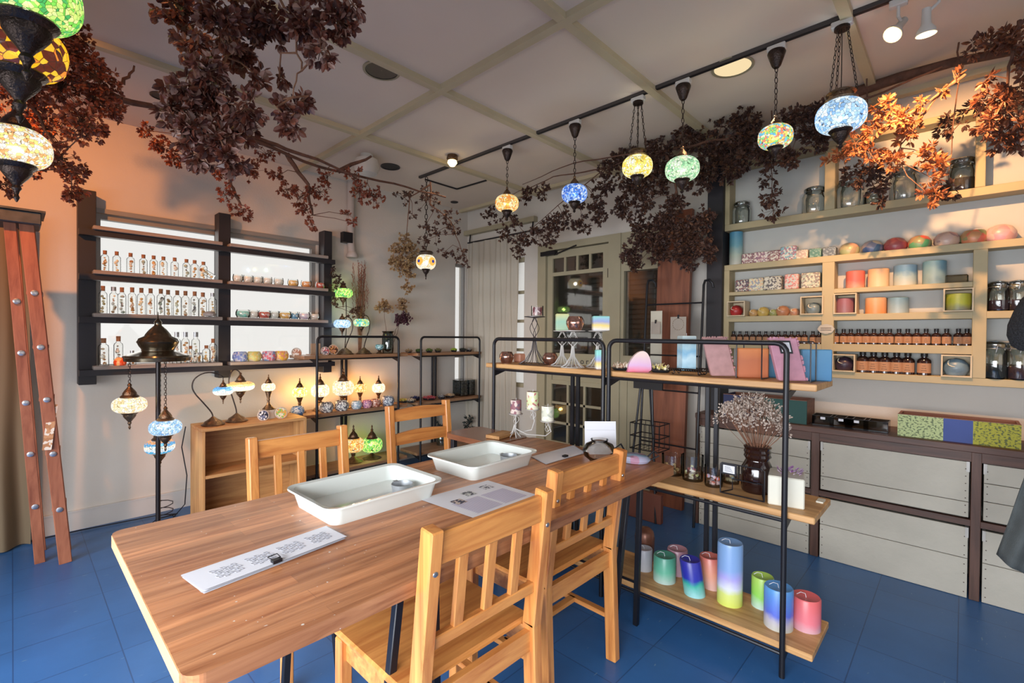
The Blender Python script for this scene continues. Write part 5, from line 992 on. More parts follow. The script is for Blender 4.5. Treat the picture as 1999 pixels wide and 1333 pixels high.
sqc(1172, 2.2, RB['t']+.201, .09, .078, [(0, (.85, .85, .9)), (.35, (.9, .7, .2)), (.6, (.35, .4, .7)), (1, (.3, .7, .65))], 'yellow, blue and teal striped square candle on a white wire stand')
sqc(1172, 2.1, RB['t'], .05, .1, [(0, (.75, .35, .5)), (.6, (.85, .45, .25)), (1, (.85, .6, .3))], 'pink to orange pillar candle under the striped square candle')
def shells(px, X, label, cs, r=.05):
    t = thing('shell_dish', label, 'dish', (X, rx(px, X), RB['t'])); MB().lathe([(.001, 0), (r*.7, 0), (r, .012), (r*.95, .012), (.001, .004)], 20, cap=False).build('dish', plain('slate_dish', (.03, .035, .045), .4), t); b = MB()
    for k in range(26):
        a = random.uniform(0, 6.28); rr = r*.8*random.random(); c = (rr*math.cos(a), rr*math.sin(a), .015+random.uniform(0, .012)); b.ball(c, random.uniform(.004, .009), 6, 4, random.uniform(.6, 1.5)); b.tube([c, (c[0]+random.uniform(-.012, .012), c[1]+random.uniform(-.012, .012), c[2]+.018)], [.003, .001], 4)
    tag(b.build('shells', blotch('shells_%d' % px, cs, 80, .6), t), kind='stuff')
shells(1213, 2.12, 'slate dish of beige shells left of the pink wax shell', [(.7, .55, .4), (.5, .3, .2), (.8, .7, .6)])
shells(1290, 2.14, 'slate dish of yellow and cream shells right of the pink wax shell', [(.75, .65, .2), (.6, .45, .25), (.8, .7, .5)])
b = MB(); n = 18; V = []
for i in range(n):
    a = i/(n-1)*PI; V.append((.055*math.cos(a)+.0*a, 0, .012+.075*math.sin(a)*(1.15-.3*math.cos(a))))
V2 = [(x*1.0, -.016, z) for x, y, z in V]+[(x, .016, z) for x, y, z in V]
V2 += [(.06, -.014, 0), (-.04, -.014, 0), (.06, .014, 0), (-.04, .014, 0)]
b.add([(-x, y, z) for x, y, z in V2], [list(range(n))+[2*n+1, 2*n], (list(range(n, 2*n))+[2*n+3, 2*n+2])[::-1]]+[(i, n+i, n+i+1, i+1) for i in range(n-1)]+[(0, 2*n, 2*n+2, n), (n-1, 2*n-1, 2*n+3, 2*n+1)], True)
o = b.build('shell_candle', grad('pink_shell', [(0, (.75, .15, .22)), (.35, (.65, .4, .62)), (.8, (.75, .55, .55)), (1, (.8, .6, .55))], .09, .4, .2)); o.location = (2.08, rx(1248, 2.08), RB['t']); o.rotation_euler.z = R(130-90-90); tag(o, 'pink and lilac shell shaped wax piece on the rack top', 'candle')
t = thing('iron_grate_tray', 'low black iron grate tray with scroll feet on the rack top', 'tray', (2.1, rx(1345, 2.1), RB['t'])); b = MB()
for k in range(15): y = -.075+k*.0107; b.tube([(-.045, y, .028), (-.035, y, .018), (.035, y, .018), (.045, y, .028)], .0025, 5)
b.tube([(-.045, -.078, .028), (-.045, .078, .028)], .003, 5).tube([(.045, -.078, .028), (.045, .078, .028)], .003, 5); b.build('grate', BRONZED, t); b = MB()
for y in (-.06, .06):
    for x in (-.03, .03): b.tube([(x, y, .018), (x, y-.008, .01), (x, y, .003), (x, y+.006, .008)], .0028, 5)
b.build('scroll_foot', BRONZED, t)
t = thing('blue_pillar_candle', 'tall pale blue cloudy pillar candle on the iron grate tray', 'candle', (2.1, rx(1340, 2.1), RB['t']+.022)); MB().lathe([(.001, 0), (.044, 0), (.044, .15), (.04, .153), (.001, .153)], 4, M=Matrix.Rotation(R(0), 4, 'Z'), cap=False).build('wax', grad('cloud_blue', [(0, (.3, .5, .62)), (.3, (.5, .68, .75)), (.55, (.22, .45, .62)), (.8, (.48, .62, .62)), (1, (.5, .6, .6))], .153, .5, .6), t); MB().tube([(0, 0, .15), (.002, .002, .165)], .001, 4).build('wick', PAPER, t)
def frame_soap(px, X, label, col, tagged=False):
    y = rx(px, X); t = thing('wax_tablet', label, 'wax tablet', (X, y, RB['t']+.004), R(0)); c = plain('tablet_%d' % px, col, .55, var=.15, scale=30); sh = Matrix(((1, 0, -.24, 0), (0, 1, 0, 0), (0, 0, 1, 0), (0, 0, 0, 1)))
    M = Matrix.Rotation(R(-55), 4, 'Z') @ sh
    MB().box(-.05, .05, -.014, .014, 0, .165, M @ Matrix.Identity(4), .004).build('tablet', c, t); b = MB()
    for k in range(34):
        u = random.random(); s = random.choice((0, 1, 2)); p = (-.05+.1*u, -.012, .165) if s == 0 else (.052, -.01, .165*u); q = M @ Vector(p); b.ball(q, random.uniform(.003, .006), 6, 4)
    b.build('ruffled_edge', c, t)
    if tagged:
        MB().box(-.022, .022, -.019, -.0165, .105, .155, M).build('tag_frame', BLACK, t); MB().box(-.016, .016, -.0205, -.019, .112, .148, M).build('tag_paper', PAPER, t)
        b = MB()
        for k in range(4): b.box(-.012, .010-.003*k, -.0213, -.0205, .119+.007*k, .121+.007*k, M)
        b.build('tag_lines', INK, t)
frame_soap(1412, 2.10, 'dusty pink slanted wax tablet with ruffled edge, left one on the rack top', (.40, .215, .205))
frame_soap(1546, 2.08, 'lilac pink slanted wax tablet with ruffled edge and a black framed price tag', (.45, .21, .27), True)
def wire_holder(px, X, label, w_=.15, h=.12):
    t = thing('wire_book_stand', label, 'stand', (X, rx(px, X), RB['t'])); b = MB()
    for x in (-.05, .04): b.tube([(x, -w_/2, .003), (x, -w_/2, h-.01), (x, -w_/2+.01, h), (x, w_/2-.01, h), (x, w_/2, h-.01), (x, w_/2, .003)], .0025, 6)
    b.tube([(-.05, -w_/2, .003), (.04, -w_/2, .003)], .0025, 6).tube([(-.05, w_/2, .003), (.04, w_/2, .003)], .0025, 6); b.build('wire', BLACK, t)
wire_holder(1408, 2.14, 'black wire stand around the dusty pink tablet', .16, .15); wire_holder(1540, 2.13, 'black wire stand around the lilac pink tablet and blue block', .17, .155)
sqc(1468, 2.15, RB['t'], .12, .125, [(0, (.5, .14, .05)), (.6, (.45, .13, .05)), (1, (.6, .2, .06))], 'burnt orange wax block between the two pink tablets', R(-60), .04, 'wax_block')
sqc(1591, 2.2, RB['t'], .11, .125, [(0, (.06, .2, .38)), (1, (.1, .26, .42))], 'steel blue wax block at the right end of the rack top', R(-60), .04, 'wax_block')
sqc(1500, 2.24, RB['t'], .07, .10, [(0, (.07, .24, .42)), (1, (.12, .3, .45))], 'smaller blue wax block behind the lilac pink tablet', R(-60), .04, 'wax_block')
# middle board
def tumbler(px, X, r, h, cs, label, tint=(.85, .82, .8)):
    t = thing('candle_tumbler', label, 'glass', (X, at(px, 950, 'X', X).y, RB['m'])); MB().lathe([(.001, 0), (r*.92, 0), (r*.95, .008), (r, h), (r*.96, h), (r*.9, .012), (.001, .012)], 24, cap=False).build('glass', glass('tumbler_glass', (.95, .94, .92), .05, 1.25), t)
    MB().lathe([(.001, .014), (r*.86, .014), (r*.88, h*.3), (.001, h*.32)], 20, cap=False).build('gel', glass('gel', (.93, .92, .88), .04, 1.2), t); b = MB()
    for k in range(14): a = random.uniform(0, 6.28); rr = r*.6*random.random(); b.ball((rr*math.cos(a), rr*math.sin(a), h*random.uniform(.15, .5)), r*random.uniform(.12, .28), 7, 5)
    b.build('dried_flowers', blotch('tumbler_%d' % px, cs, 70, .5), t)
tumbler(1312, 2.18, .05, .095, [(.5, .35, .15), (.2, .15, .1), (.7, .55, .3)], 'glass candle tumbler with brown flowers at the left of the middle board')
tumbler(1352, 2.16, .048, .115, [(.55, .6, .3), (.8, .78, .7), (.1, .05, .06), (.3, .1, .1)], 'tallest glass candle tumbler with green and white flowers on the middle board')
tumbler(1393, 2.14, .04, .088, [(.7, .12, .08), (.75, .55, .6), (.5, .45, .6)], 'glass candle tumbler with red and pink flowers on the middle board')
tumbler(1427, 2.24, .036, .08, [(.15, .25, .3), (.5, .45, .3), (.7, .6, .45)], 'small glass candle tumbler with teal flowers behind the price stand')
t = thing('price_wire_stand', 'black bent wire stand with a framed price card on the middle board', 'stand', (2.06, at(1448, 950, 'X', 2.06).y, RB['m'])); b = MB()
b.tube([(0, .085, .004), (0, .085, .125), (0, .08, .13), (0, -.07, .13), (0, -.085, .125), (0, -.085, .004)], .0028, 6).tube([(0, .085, .004), (0, -.085, .004)], .0028, 6).tube([(0, .085, .004), (.07, .06, .004), (.07, .06, .05), (.07, -.06, .05), (.07, -.06, .004), (0, -.085, .004)], .0028, 6); b.build('wire', BLACK, t)
MB().box(-.004, 0, .02, .08, .085, .13).build('card_frame', BLACK, t); MB().box(-.0055, -.004, .027, .073, .092, .123).build('card_paper', PAPER, t); b = MB()
for k in range(4): b.box(-.0062, -.0055, .034+.003*k, .067, .098+.006*k, .0995+.006*k)
b.build('card_lines', INK, t)
vx = 2.2; vy = at(1478, 930, 'X', vx).y; t = thing('amber_glass_jar', 'dark amber glass jar vase on the middle board of the pipe rack', 'vase', (vx, vy, RB['m']))
MB().lathe([(.001, 0), (.058, 0), (.063, .01), (.063, .1), (.05, .125), (.045, .135), (.054, .15), (.05, .16), (.054, .17), (.05, .18), (.055, .19), (.05, .195), (.046, .195), (.044, .14), (.056, .1), (.056, .012), (.001, .01)], 28, cap=False).build('jar', plain('amber_glass', (.016, .005, .004), .12, var=.2, coat=.6), t)
b = MB(); lv = MB(); tpz = RB['m']+.19
for k in range(85):
    a = random.uniform(0, 6.28); s = math.sqrt(random.random()); tip = Vector((math.cos(a)*s*.10, math.sin(a)*s*.135, .30+.085*math.sqrt(max(0, 1-s*s))+random.uniform(-.05, .01)))
    tip.y += .03; b.tube([(0, 0, .02), Vector((tip.x*.2, tip.y*.2, .17)), tip*.75+Vector((0, 0, .03)), tip], [.0014, .0012, .0009, .0006], 4)
    for j in range(30):
        d_ = Vector((random.gauss(0, 1), random.gauss(0, 1), random.gauss(0, 1)+.5)).normalized(); e = tip+d_*random.uniform(.004, .03); lv.leaf(e, d_, Vector((random.random(), 1, 0)), .0105, .0075)
        if j % 3 == 0: b.tube([tip-Vector((0, 0, .012)), e], .0005, 3, cap=False)
t = thing('dried_statice', 'bushy grey beige dried statice standing in the amber jar', 'dried flowers', (vx, vy, RB['m'])); b.build('stems', BARKL, t); tag(lv.build('blossoms', leafmat('statice', [(.5, .4, .33), (.68, .58, .5), (.36, .25, .19)], .8), t), kind='stuff')
q = at(1540, 1005, 'X', 2.05); t = thing('square_ivory_candle', 'large ivory square candle with purple pressed flowers on the right of the middle board', 'candle', (2.13, at(1535, 970, 'X', 2.13).y, RB['m']), R(12))
MB().box(-.065, .065, -.062, .062, 0, .115, None, .004).build('wax', plain('ivory_box_wax', (.62, .6, .5), .45, var=.05), t); b = MB()
for k in range(60): a = random.uniform(0, 6.28); rr = .04*math.sqrt(random.random()); b.leaf(Vector((.0+rr*math.cos(a), rr*math.sin(a)-.01, .115+random.uniform(0, .018))), Vector((math.cos(a), math.sin(a), .8)), Vector((0, 0, 1)), .014, .01)
tag(b.build('pressed_flowers', leafmat('purple_petals', [(.3, .1, .35), (.55, .4, .6), (.7, .6, .65)], .6), t), kind='stuff')
o = MB().box(-.025, .025, -.012, .012, 0, .006).build('wax_offcut', plain('ivory_box_wax', (.62, .6, .5), .45)); o.location = (2.24, at(1598, 985, 'X', 2.2).y, RB['m']); tag(o, 'tiny pale wooden chip at the right end of the middle board', 'chip')
# bottom board candles
def pillar(px, py, X, r, h, stops, label, lean=0, lm=None, noise=.3):
    y = at(px, py, 'X', X).y; t = thing('pillar_candle', label, 'candle', (X, y, RB['b']), 0, 'dyed candles on the bottom board'); M = Matrix(((1, 0, 0, 0), (0, 1, lean, 0), (0, 0, 1, 0), (0, 0, 0, 1)))
    MB().lathe([(.001, 0), (r, 0), (r, h*.96), (r*.93, h), (r*.6, h-.004), (.001, h-.007)], 28, M=M, cap=False).build('wax', grad('pillar_%d' % px, stops, h, .35, noise), t)
    MB().tube([M @ Vector((0, 0, h-.008)), M @ Vector((0, .004, h+.008)), M @ Vector((-.01, .018, h+.012)), M @ Vector((-.02, .03, h+.004))], .0012, 5).build('wick', PAPER, t); return t
pillar(1257, 1130, 2.18, .04, .105, [(0, (.5, .5, .52)), (1, (.42, .42, .46))], 'frosted grey pillar candle at the left of the bottom board')
t = thing('copper_dome_candle', 'dark copper ribbed round candle behind the frosted grey one', 'candle', (2.27, at(1258, 1080, 'X', 2.27).y, RB['b'])); MB().lathe([(.001, 0), (.045, 0), (.05, .12), (.045, .15), (.03, .165), (.001, .17)], 24, cap=False, wob=lambda a, z: 1+.04*math.cos(10*a)).build('wax', plain('copper_wax', (.2, .08, .05), .35, metal=.4), t)
pillar(1297, 1150, 2.15, .052, .12, [(0, (.42, .55, .5)), (.45, (.12, .42, .28)), (1, (.07, .28, .2))], 'green to pale grey round candle on the bottom board')
pillar(1322, 1110, 2.26, .048, .12, [(0, (.4, .25, .3)), (1, (.38, .2, .25))], 'mauve candle partly hidden behind the green one')
pillar(1356, 1175, 2.13, .046, .15, [(0, (.3, .6, .62)), (.35, (.04, .38, .3)), (.5, (.02, .03, .35)), (1, (.03, .03, .3))], 'slanted ultramarine and teal candle on the bottom board', .16)
pillar(1390, 1150, 2.25, .047, .14, [(0, (.65, .4, .35)), (.5, (.7, .3, .2)), (1, (.6, .16, .13))], 'coral red candle behind the blue and teal one', .08)
pillar(1424, 1185, 2.17, .052, .265, [(0, (.6, .68, .12)), (.2, (.62, .7, .2)), (.3, (.65, .68, .8)), (.45, (.4, .36, .75)), (.6, (.22, .36, .65)), (1, (.2, .35, .6))], 'tallest candle, layered blue, lilac, white and lime on the bottom board', 0, noise=.1)
pillar(1488, 1190, 2.24, .044, .13, [(0, (.5, .65, .6)), (.4, (.25, .6, .1)), (1, (.38, .58, .1))], 'lime green candle behind the blue one on the bottom board')
pillar(1519, 1230, 2.13, .053, .16, [(0, (.5, .5, .42)), (.2, (.45, .42, .5)), (.4, (.1, .15, .6)), (1, (.1, .3, .62))], 'blue candle with a bow wick behind the right pipe leg')
pillar(1573, 1225, 2.2, .052, .125, [(0, (.6, .35, .4)), (.3, (.7, .18, .22)), (1, (.68, .12, .12))], 'pinkish red candle at the right end of the bottom board')

# ------------------------------------------------------------ tall board, hook ladder, easel sign, wire basket by the door
o = MB().box(-.02, .02, -.13, .13, 0, 2.25, Matrix.Rotation(R(3), 4, 'Y')).build('tall_wood_board', wood('leaning_board', (.13, .04, .02), (.3, .1, .05), 'Z', .8, .5)); o.location = (3.42, 1.62, 0); tag(o, 'tall reddish brown plank leaning beside the glass door', 'board')
hl = thing('hook_ladder_rack', 'black metal ladder rack with hooked tops leaning before the tall plank', 'rack', (3.28, 1.5, 0))
for px in (1268, 1378):
    y0 = at(px-6, 700, 'X', 3.28).y-1.5; zt = at(px, 548, 'X', 3.3).z; MB().tube([(-.12, y0, 0), (0, y0, zt-.03), (.01, y0-.005, zt), (.02, y0-.03, zt+.005), (.03, y0-.05, zt-.02), (.03, y0-.055, zt-.05)], .009, 8).build('rail', BLACK, hl)
ya, yb = at(1262, 700, 'X', 3.28).y-1.5, at(1372, 700, 'X', 3.28).y-1.5
for z in (1.52, 1.15, .9, .52): MB().tube([(-.12+.12*z/1.65, ya, z), (-.12+.12*z/1.65, yb, z)], .006, 7).build('rung', BLACK, hl)
def card(px, py, w_, h, X, label, ring=False, dark=False):
    q = at(px, py, 'X', X); t = thing('paper_card', label, 'card', (X, q.y, q.z)); MB().box(-.001, .001, -w_/2, w_/2, -h/2, h/2, None).build('card_sheet', plain('kraft_white_card', (.36, .32, .28), .8) if not dark else INK, t)
    MB().box(-.004, .003, -.006, .006, h/2-.012, h/2+.014).build('clip', BLACK, t)
    if ring:
        b = MB()
        for k in range(16): a = k*PI/8; b.leaf(Vector((-.002, .04*math.cos(a), .03+.04*math.sin(a))), Vector((0, -math.sin(a), math.cos(a))), Vector((1, 0, 0)), .016, .007)
        b.build('printed_wreath', plain('brown_print', (.2, .15, .1), .8), t)
    return t
card(1280, 640, .07, .09, 3.25, 'small blank card clipped to the left rail of the hook ladder'); card(1324, 641, .115, .165, 3.26, 'white card with a printed wreath clipped to the hook ladder', True)
o = MB().box(-.001, .001, -.045, .045, 0, .42).build('paper_strip', plain('cream_paper', (.55, .53, .45), .8)); q = at(1281, 660, 'X', 3.27); o.location = (3.27, q.y, q.z-.22); tag(o, 'long cream paper strip hanging behind the small card', 'paper')
es = thing('easel_sign', 'small black board sign on a black metal tripod easel', 'sign', (3.1, at(1265, 760, 'X', 3.1).y, 0)); zc = at(1262, 740, 'X', 3.1).z
MB().box(-.008, .008, -.11, .11, zc-.07, zc+.1).build('sign_board', plain('chalkboard', (.015, .014, .016), .7), es); MB().tube([(0, .06, zc-.07), (-.06, .13, 0)], .008, 7).build('leg', BLACK, es); MB().tube([(0, -.03, zc-.07), (-.06, -.1, 0)], .008, 7).build('leg', BLACK, es); MB().tube([(.02, .0, zc), (.16, .0, 0)], .008, 7).build('leg', BLACK, es)
bs = thing('wire_basket', 'black wire basket hung on the hook ladder beside the easel legs', 'basket', (3.12, at(1268, 860, 'X', 3.12).y, at(1268, 875, 'X', 3.12).z)); b = MB()
for z in (0, .09, .18): b.tube([(-.08, -.11, z), (.08, -.11, z), (.08, .11, z), (-.08, .11, z)], .004, 5, True)
for k in range(7): y = -.11+k*.0367; b.tube([(-.08, y, .18), (-.08, y, 0), (.08, y, 0), (.08, y, .18)], .0025, 4)
b.build('wire_frame', BLACK, bs)
o = MB().box(-.02, .02, -.14, .14, 0, .2, None, .003).build('leather_case', plain('red_brown_panel', (.16, .05, .03), .5)); o.location = (3.06, 1.62, 0); tag(o, 'reddish brown low panel standing on the floor by the plank', 'panel')

# ------------------------------------------------------------ shelf wall on the right
XS = 3.5
su = thing('wall_shelf_unit', 'wide cream painted wall shelf unit with many compartments', 'shelf', (XS, 0, 0)); YL, YR = 1.262, -.95
def hb(y0, y1, z0, z1, nm='board'): MB().box(.0015 if nm == 'board' else 0, XW-XS, y0, y1, z0, z1, None, .002).build(nm, CREAM, su)
hb(YR, YL, 2.037, 2.082); hb(YR, YL, 2.47, 2.505); hb(YR, 1.27, 1.755, 1.795); hb(.62, YL, 1.578, 1.602); hb(-.03, .62, 1.56, 1.588)
hb(YR, YL, 1.392, 1.43); hb(-.04, .59, 1.202, 1.248); hb(.62, YL, 1.205, 1.245); hb(YR, YL, 1.038, 1.078)
for y0, y1, z0, z1 in ((1.215, 1.262, 2.082, 2.47), (.59, .645, 2.082, 2.47), (-.07, -.03, 2.082, 2.47), (YR, YR+.04, 2.082, 2.47), (1.21, 1.262, 1.078, 1.755), (.585, .65, 1.078, 1.755), (-.085, -.03, 1.078, 1.755), (YR, YR+.04, 1.078, 1.755)): hb(y0, y1, z0, z1, 'divider')
MB().box(XW-XS-.004, XW-XS, YR, YL, 1.04, 2.5).build('back_panel', plain('shelf_back', (.5, .5, .47), .8, var=.04), su)
def ibox(px0, px1, z0, z1, label):
    y1, y0 = at(px0, 600, 'X', XS-.01).y, at(px1, 600, 'X', XS-.01).y; t = thing('inset_box', label, 'box', (XS-.012, (y0+y1)/2, z0)); w_ = (y1-y0)/2; h = z1-z0; b = MB(); T_ = .007; D_ = .11
    b.box(0, D_, -w_, w_, 0, T_).box(0, D_, -w_, w_, h-T_, h).box(0, D_, -w_, -w_+T_, T_, h-T_).box(0, D_, w_-T_, w_, T_, h-T_).box(D_-.004, D_, -w_, w_, 0, h); b.build('box_frame', plain('pale_box_wood', (.55, .45, .3), .6), t); return t
ibox(1419, 1454, 1.431, 1.536, 'small wooden box in the left column holding a red candle'); ibox(1562, 1607, 1.431, 1.548, 'small wooden box in the left column holding a blue grey candle')
ibox(1627, 1672, 1.431, 1.556, 'small wooden box in the middle column holding a wine red candle'); ibox(1841, 1901, 1.431, 1.556, 'small wooden box in the middle column holding a yellow candle')
ibox(1626, 1671, 1.079, 1.185, 'small wooden box at the bottom holding a dark plum candle'); ibox(1839, 1900, 1.079, 1.198, 'small wooden box at the bottom holding a blue round candle')
XI = 3.562
def sy(px, X=XI, y=600): return at(px, y, 'X', X).y
def storage_jar(px, w_px, h, label, fill=None, X=XI, z=2.082):
    y = sy(px, X, 400 if z > 2 else 700); r = m_(w_px/2, (X, y, z)); t = thing('storage_jar', label, 'jar', (X, y, z), 0, 'glass jars on the wall shelf')
    MB().lathe([(.001, 0), (r*.92, 0), (r, .012), (r, h*.62), (r*.9, h*.72), (r*.78, h*.78), (r*.78, h*.8)], 24, cap=False).build('jar_body', glass('jar_glass', (.82, .84, .8), .07), t)
    MB().lathe([(r*.82, h*.8), (r*.86, h*.83), (r*.86, h*.9), (r*.7, h*.95), (.001, h)], 22, cap=False).build('lid', glass('jar_lid', (.7, .72, .68), .12), t)
    MB().tube([(-r*.8, 0, h*.78), (-r*.95, -r*.1, h*.86), (-r*.9, -.0, h*.68)], .0015, 5).tube([(r*.8*math.cos(a*PI/8), r*.8*math.sin(a*PI/8), h*.79) for a in range(16)], .0018, 4, True).build('wire_clasp', STEEL, t)
    if fill: MB().lathe([(.001, .006), (r*.93, .006), (r*.96, .02), (r*.96, h*.35), (.001, h*.37)], 20, cap=False).build('contents', plain('jar_fill_'+fill[0], fill[1], .7, var=.5, scale=60), t)
    return t
storage_jar(1448, 33, .165, 'small empty glass jar at the left end of the top shelf'); storage_jar(1590, 42, .175, 'empty clip top glass jar beside the first divider of the top shelf'); storage_jar(1659, 44, .19, 'empty glass jar just right of the first divider')
storage_jar(1703, 28, .09, 'low glass jar behind the dark hanging bunch'); storage_jar(1765, 47, .195, 'wide glass jar partly hidden by orange leaves'); storage_jar(1877, 45, .19, 'large glass jar with dark contents at the right of the top shelf', ('dark', (.05, .04, .04)))
t = thing('tall_blue_candle', 'tall blue to cream pillar candle standing left on the wall shelf', 'candle', (XI, sy(1437, XI, 480), 1.795)); h = .235; MB().lathe([(.001, 0), (.044, 0), (.044, h), (.001, h)], 26, cap=False).build('wax', grad('tall_blue', [(0, (.5, .5, .45)), (.3, (.42, .5, .42)), (.6, (.15, .35, .42)), (1, (.08, .26, .4))], h, .4), t)
for k, (px, w_, h, cs, nm) in enumerate([(1462, 22, .072, [(.35, .2, .2), (.7, .62, .55), (.25, .12, .15)], 'red brown'), (1488, 26, .075, [(.6, .4, .38), (.3, .15, .2), (.75, .68, .6)], 'rose'), (1513, 24, .075, [(.7, .65, .55), (.4, .25, .22), (.25, .1, .12)], 'cream'), (1541, 28, .092, [(.25, .45, .5), (.7, .68, .6), (.4, .2, .25)], 'tall teal'), (1567, 20, .06, [(.5, .38, .32), (.7, .62, .5)], 'low beige'), (1593, 20, .06, [(.08, .2, .17), (.2, .32, .28)], 'dark green'), (1620, 22, .06, [(.12, .15, .18), (.25, .3, .33)], 'grey blue')]):
    y = sy(px, XI, 500); w2 = m_(w_/2, (XI, y, 1.8)); o = MB().box(-.03, .03, -w2, w2, 0, h, None, .005).build('flower_wax_block', blotch('flower_block_%d' % px, cs, 105, .5)); o.location = (XI, y, 1.795); tag(o, nm+' pressed flower wax block on the second wall shelf board', 'candle', 'pressed flower wax blocks')
for k, (px, w_, cs, nm) in enumerate([(1658, 34, [(.4, .25, .15), (.35, .4, .2), (.55, .3, .2)], 'brown and green'), (1703, 35, [(.08, .14, .2), (.05, .1, .25), (.6, .45, .3)], 'navy'), (1748, 37, [(.35, .07, .08), (.3, .05, .06), (.45, .14, .1)], 'deep red'), (1795, 37, [(.08, .28, .12), (.1, .3, .15), (.6, .1, .06)], 'green and red'), (1848, 40, [(.55, .35, .25), (.65, .45, .35), (.35, .2, .2)], 'rosy beige'), (1901, 42, [(.6, .12, .08), (.65, .25, .12), (.2, .25, .1)], 'red and gold'), (1953, 46, [(.65, .35, .28), (.6, .3, .35), (.7, .5, .4)], 'peach')]):
    y = sy(px, XI, 480); r = m_(w_/2, (XI, y, 1.8)); o = MB().lathe([(.001, 0), (r*.82, 0), (r, r*.4), (r*.97, r*.8), (r*.72, r*1.2), (r*.35, r*1.38), (.001, r*1.4)], 24, cap=False).build('round_candle', blotch('dome_%d' % px, cs, 26, .35, 'LINEAR')); o.location = (XI, y, 1.795); tag(o, nm+' domed round candle on the second wall shelf board', 'candle', 'domed candles on the wall shelf')
    if px in (1901,): q = MB().lathe([(.001, r*1.39), (r*.6, r*1.3), (r*.62, r*1.2)], 18, cap=False).build('paper_cap', PAPER, o)
for k, (px, w_, h, cs, nm) in enumerate([(1451, 24, .085, [(.25, .12, .12), (.6, .55, .45), (.1, .08, .1)], 'dark'), (1478, 26, .09, [(.65, .62, .45), (.3, .3, .35), (.7, .5, .3)], 'yellow and white'), (1510, 32, .095, [(.65, .6, .5), (.12, .1, .1), (.5, .45, .35)], 'cream and black'), (1547, 24, .1, [(.55, .2, .18), (.5, .55, .5), (.7, .4, .35)], 'red and mint'), (1584, 32, .1, [(.35, .4, .32), (.6, .55, .42), (.25, .2, .18)], 'olive')]):
    y = sy(px, XI, 550); w2 = m_(w_/2, (XI, y, 1.6)); o = MB().box(-.03, .03, -w2, w2, 0, h, None, .005).build('flower_wax_block', blotch('flower_block3_%d' % px, cs, 105, .5)); o.location = (XI, y, 1.602); tag(o, nm+' pressed flower wax block in the upper left compartment', 'candle', 'wax blocks in the upper left compartment')
def pill(px, w_, h, z, stops, label, X=XI):
    y = sy(px, X, 590); r = m_(w_/2, (X, y, z)); o = MB().lathe([(.001, 0), (r, 0), (r, h*.97), (r*.92, h), (.001, h-.004)], 24, cap=False).build('pillar_candle', grad('shelf_%d_%d' % (px, int(z*100)), stops, h, .4, .5)); o.location = (X, y, z); tag(o, label, 'candle', 'pillar candles in the middle column')
pill(1669, 31, .105, 1.588, [(0, (.62, .3, .2)), (.4, (.6, .13, .1)), (1, (.6, .14, .1))], 'red pillar candle in the upper middle compartment'); pill(1714, 34, .108, 1.588, [(0, (.7, .5, .3)), (1, (.72, .42, .22))], 'peach pillar candle in the upper middle compartment')
pill(1766, 36, .12, 1.588, [(0, (.5, .5, .42)), (.4, (.35, .45, .45)), (.7, (.12, .25, .38)), (1, (.12, .22, .35))], 'blue over cream pillar candle in the upper middle compartment'); pill(1823, 36, .13, 1.588, [(0, (.3, .38, .35)), (1, (.12, .26, .34))], 'blue grey pillar candle in the upper middle compartment')
o = MB().box(-.025, .025, -.05, .05, 0, .045, None, .006).build('clear_soap_box', glass('soap_box', (.8, .75, .62), .12)); o.location = (XI, sy(1866, XI, 540), 1.588); tag(o, 'small clear plastic box at the right of the upper middle compartment', 'box')
pill(1650, 30, .09, 1.44, [(0, (.25, .12, .14)), (1, (.3, .1, .12))], 'wine red pillar candle inside a small box', XI-.005); pill(1710, 34, .095, 1.43, [(0, (.68, .25, .08)), (1, (.7, .36, .18))], 'orange pillar candle in the middle compartment row'); pill(1753, 33, .092, 1.43, [(0, (.35, .42, .42)), (1, (.15, .27, .35))], 'blue grey marbled pillar candle in the middle compartment row')
pill(1871, 38, .09, 1.44, [(0, (.2, .2, .16)), (.4, (.5, .5, .05)), (1, (.5, .48, .06))], 'yellow square looking candle inside the right small box', XI-.005)
def ball_candle(px, w_, z, col, label, X=XI, lab=True):
    y = sy(px, X, 620); r = m_(w_/2, (X, y, z)); t = thing('round_candle', label, 'candle', (X, y, z)); MB().lathe([(.001, 0), (r*.75, 0), (r, r*.55), (r*.95, r*1.05), (r*.6, r*1.5), (.001, r*1.65)], 22, cap=False).build('wax', plain('ball_%d_%d' % (px, int(z*100)), col, .35, var=.35, scale=20), t)
    if lab:
        M = Matrix.Translation((-r*.62, r*.12, r*1.18)) @ Matrix.Rotation(R(-48), 4, 'Y'); MB().lathe([(.001, .003), (r*.5, .002), (r*.5, 0)], 18, M=M, cap=False).build('round_label', plain('yellowed_paper', (.72, .66, .5), .8), t)
for px, w_, z, col, nm in ((1437, 24, 1.44, (.42, .03, .03), 'red round candle in the small left box'), (1471, 17, 1.43, (.5, .3, .12), 'small brown yellow round candle with tilted label'), (1490, 22, 1.43, (.55, .38, .1), 'golden round candle with tilted label'), (1510, 16, 1.43, (.3, .32, .12), 'small olive round candle with tilted label'), (1528, 24, 1.43, (.45, .2, .1), 'rusty round candle with tilted label'), (1551, 17, 1.43, (.5, .25, .15), 'small orange brown round candle beside the box'), (1588, 26, 1.44, (.18, .24, .26), 'blue grey round candle in the left column box'), (1650, 32, 1.087, (.05, .03, .05), 'dark plum round candle in the bottom left box'), (1868, 40, 1.087, (.16, .24, .3), 'blue and brown round candle in the bottom right box')): ball_candle(px, w_, z, col, nm, XI-.006)
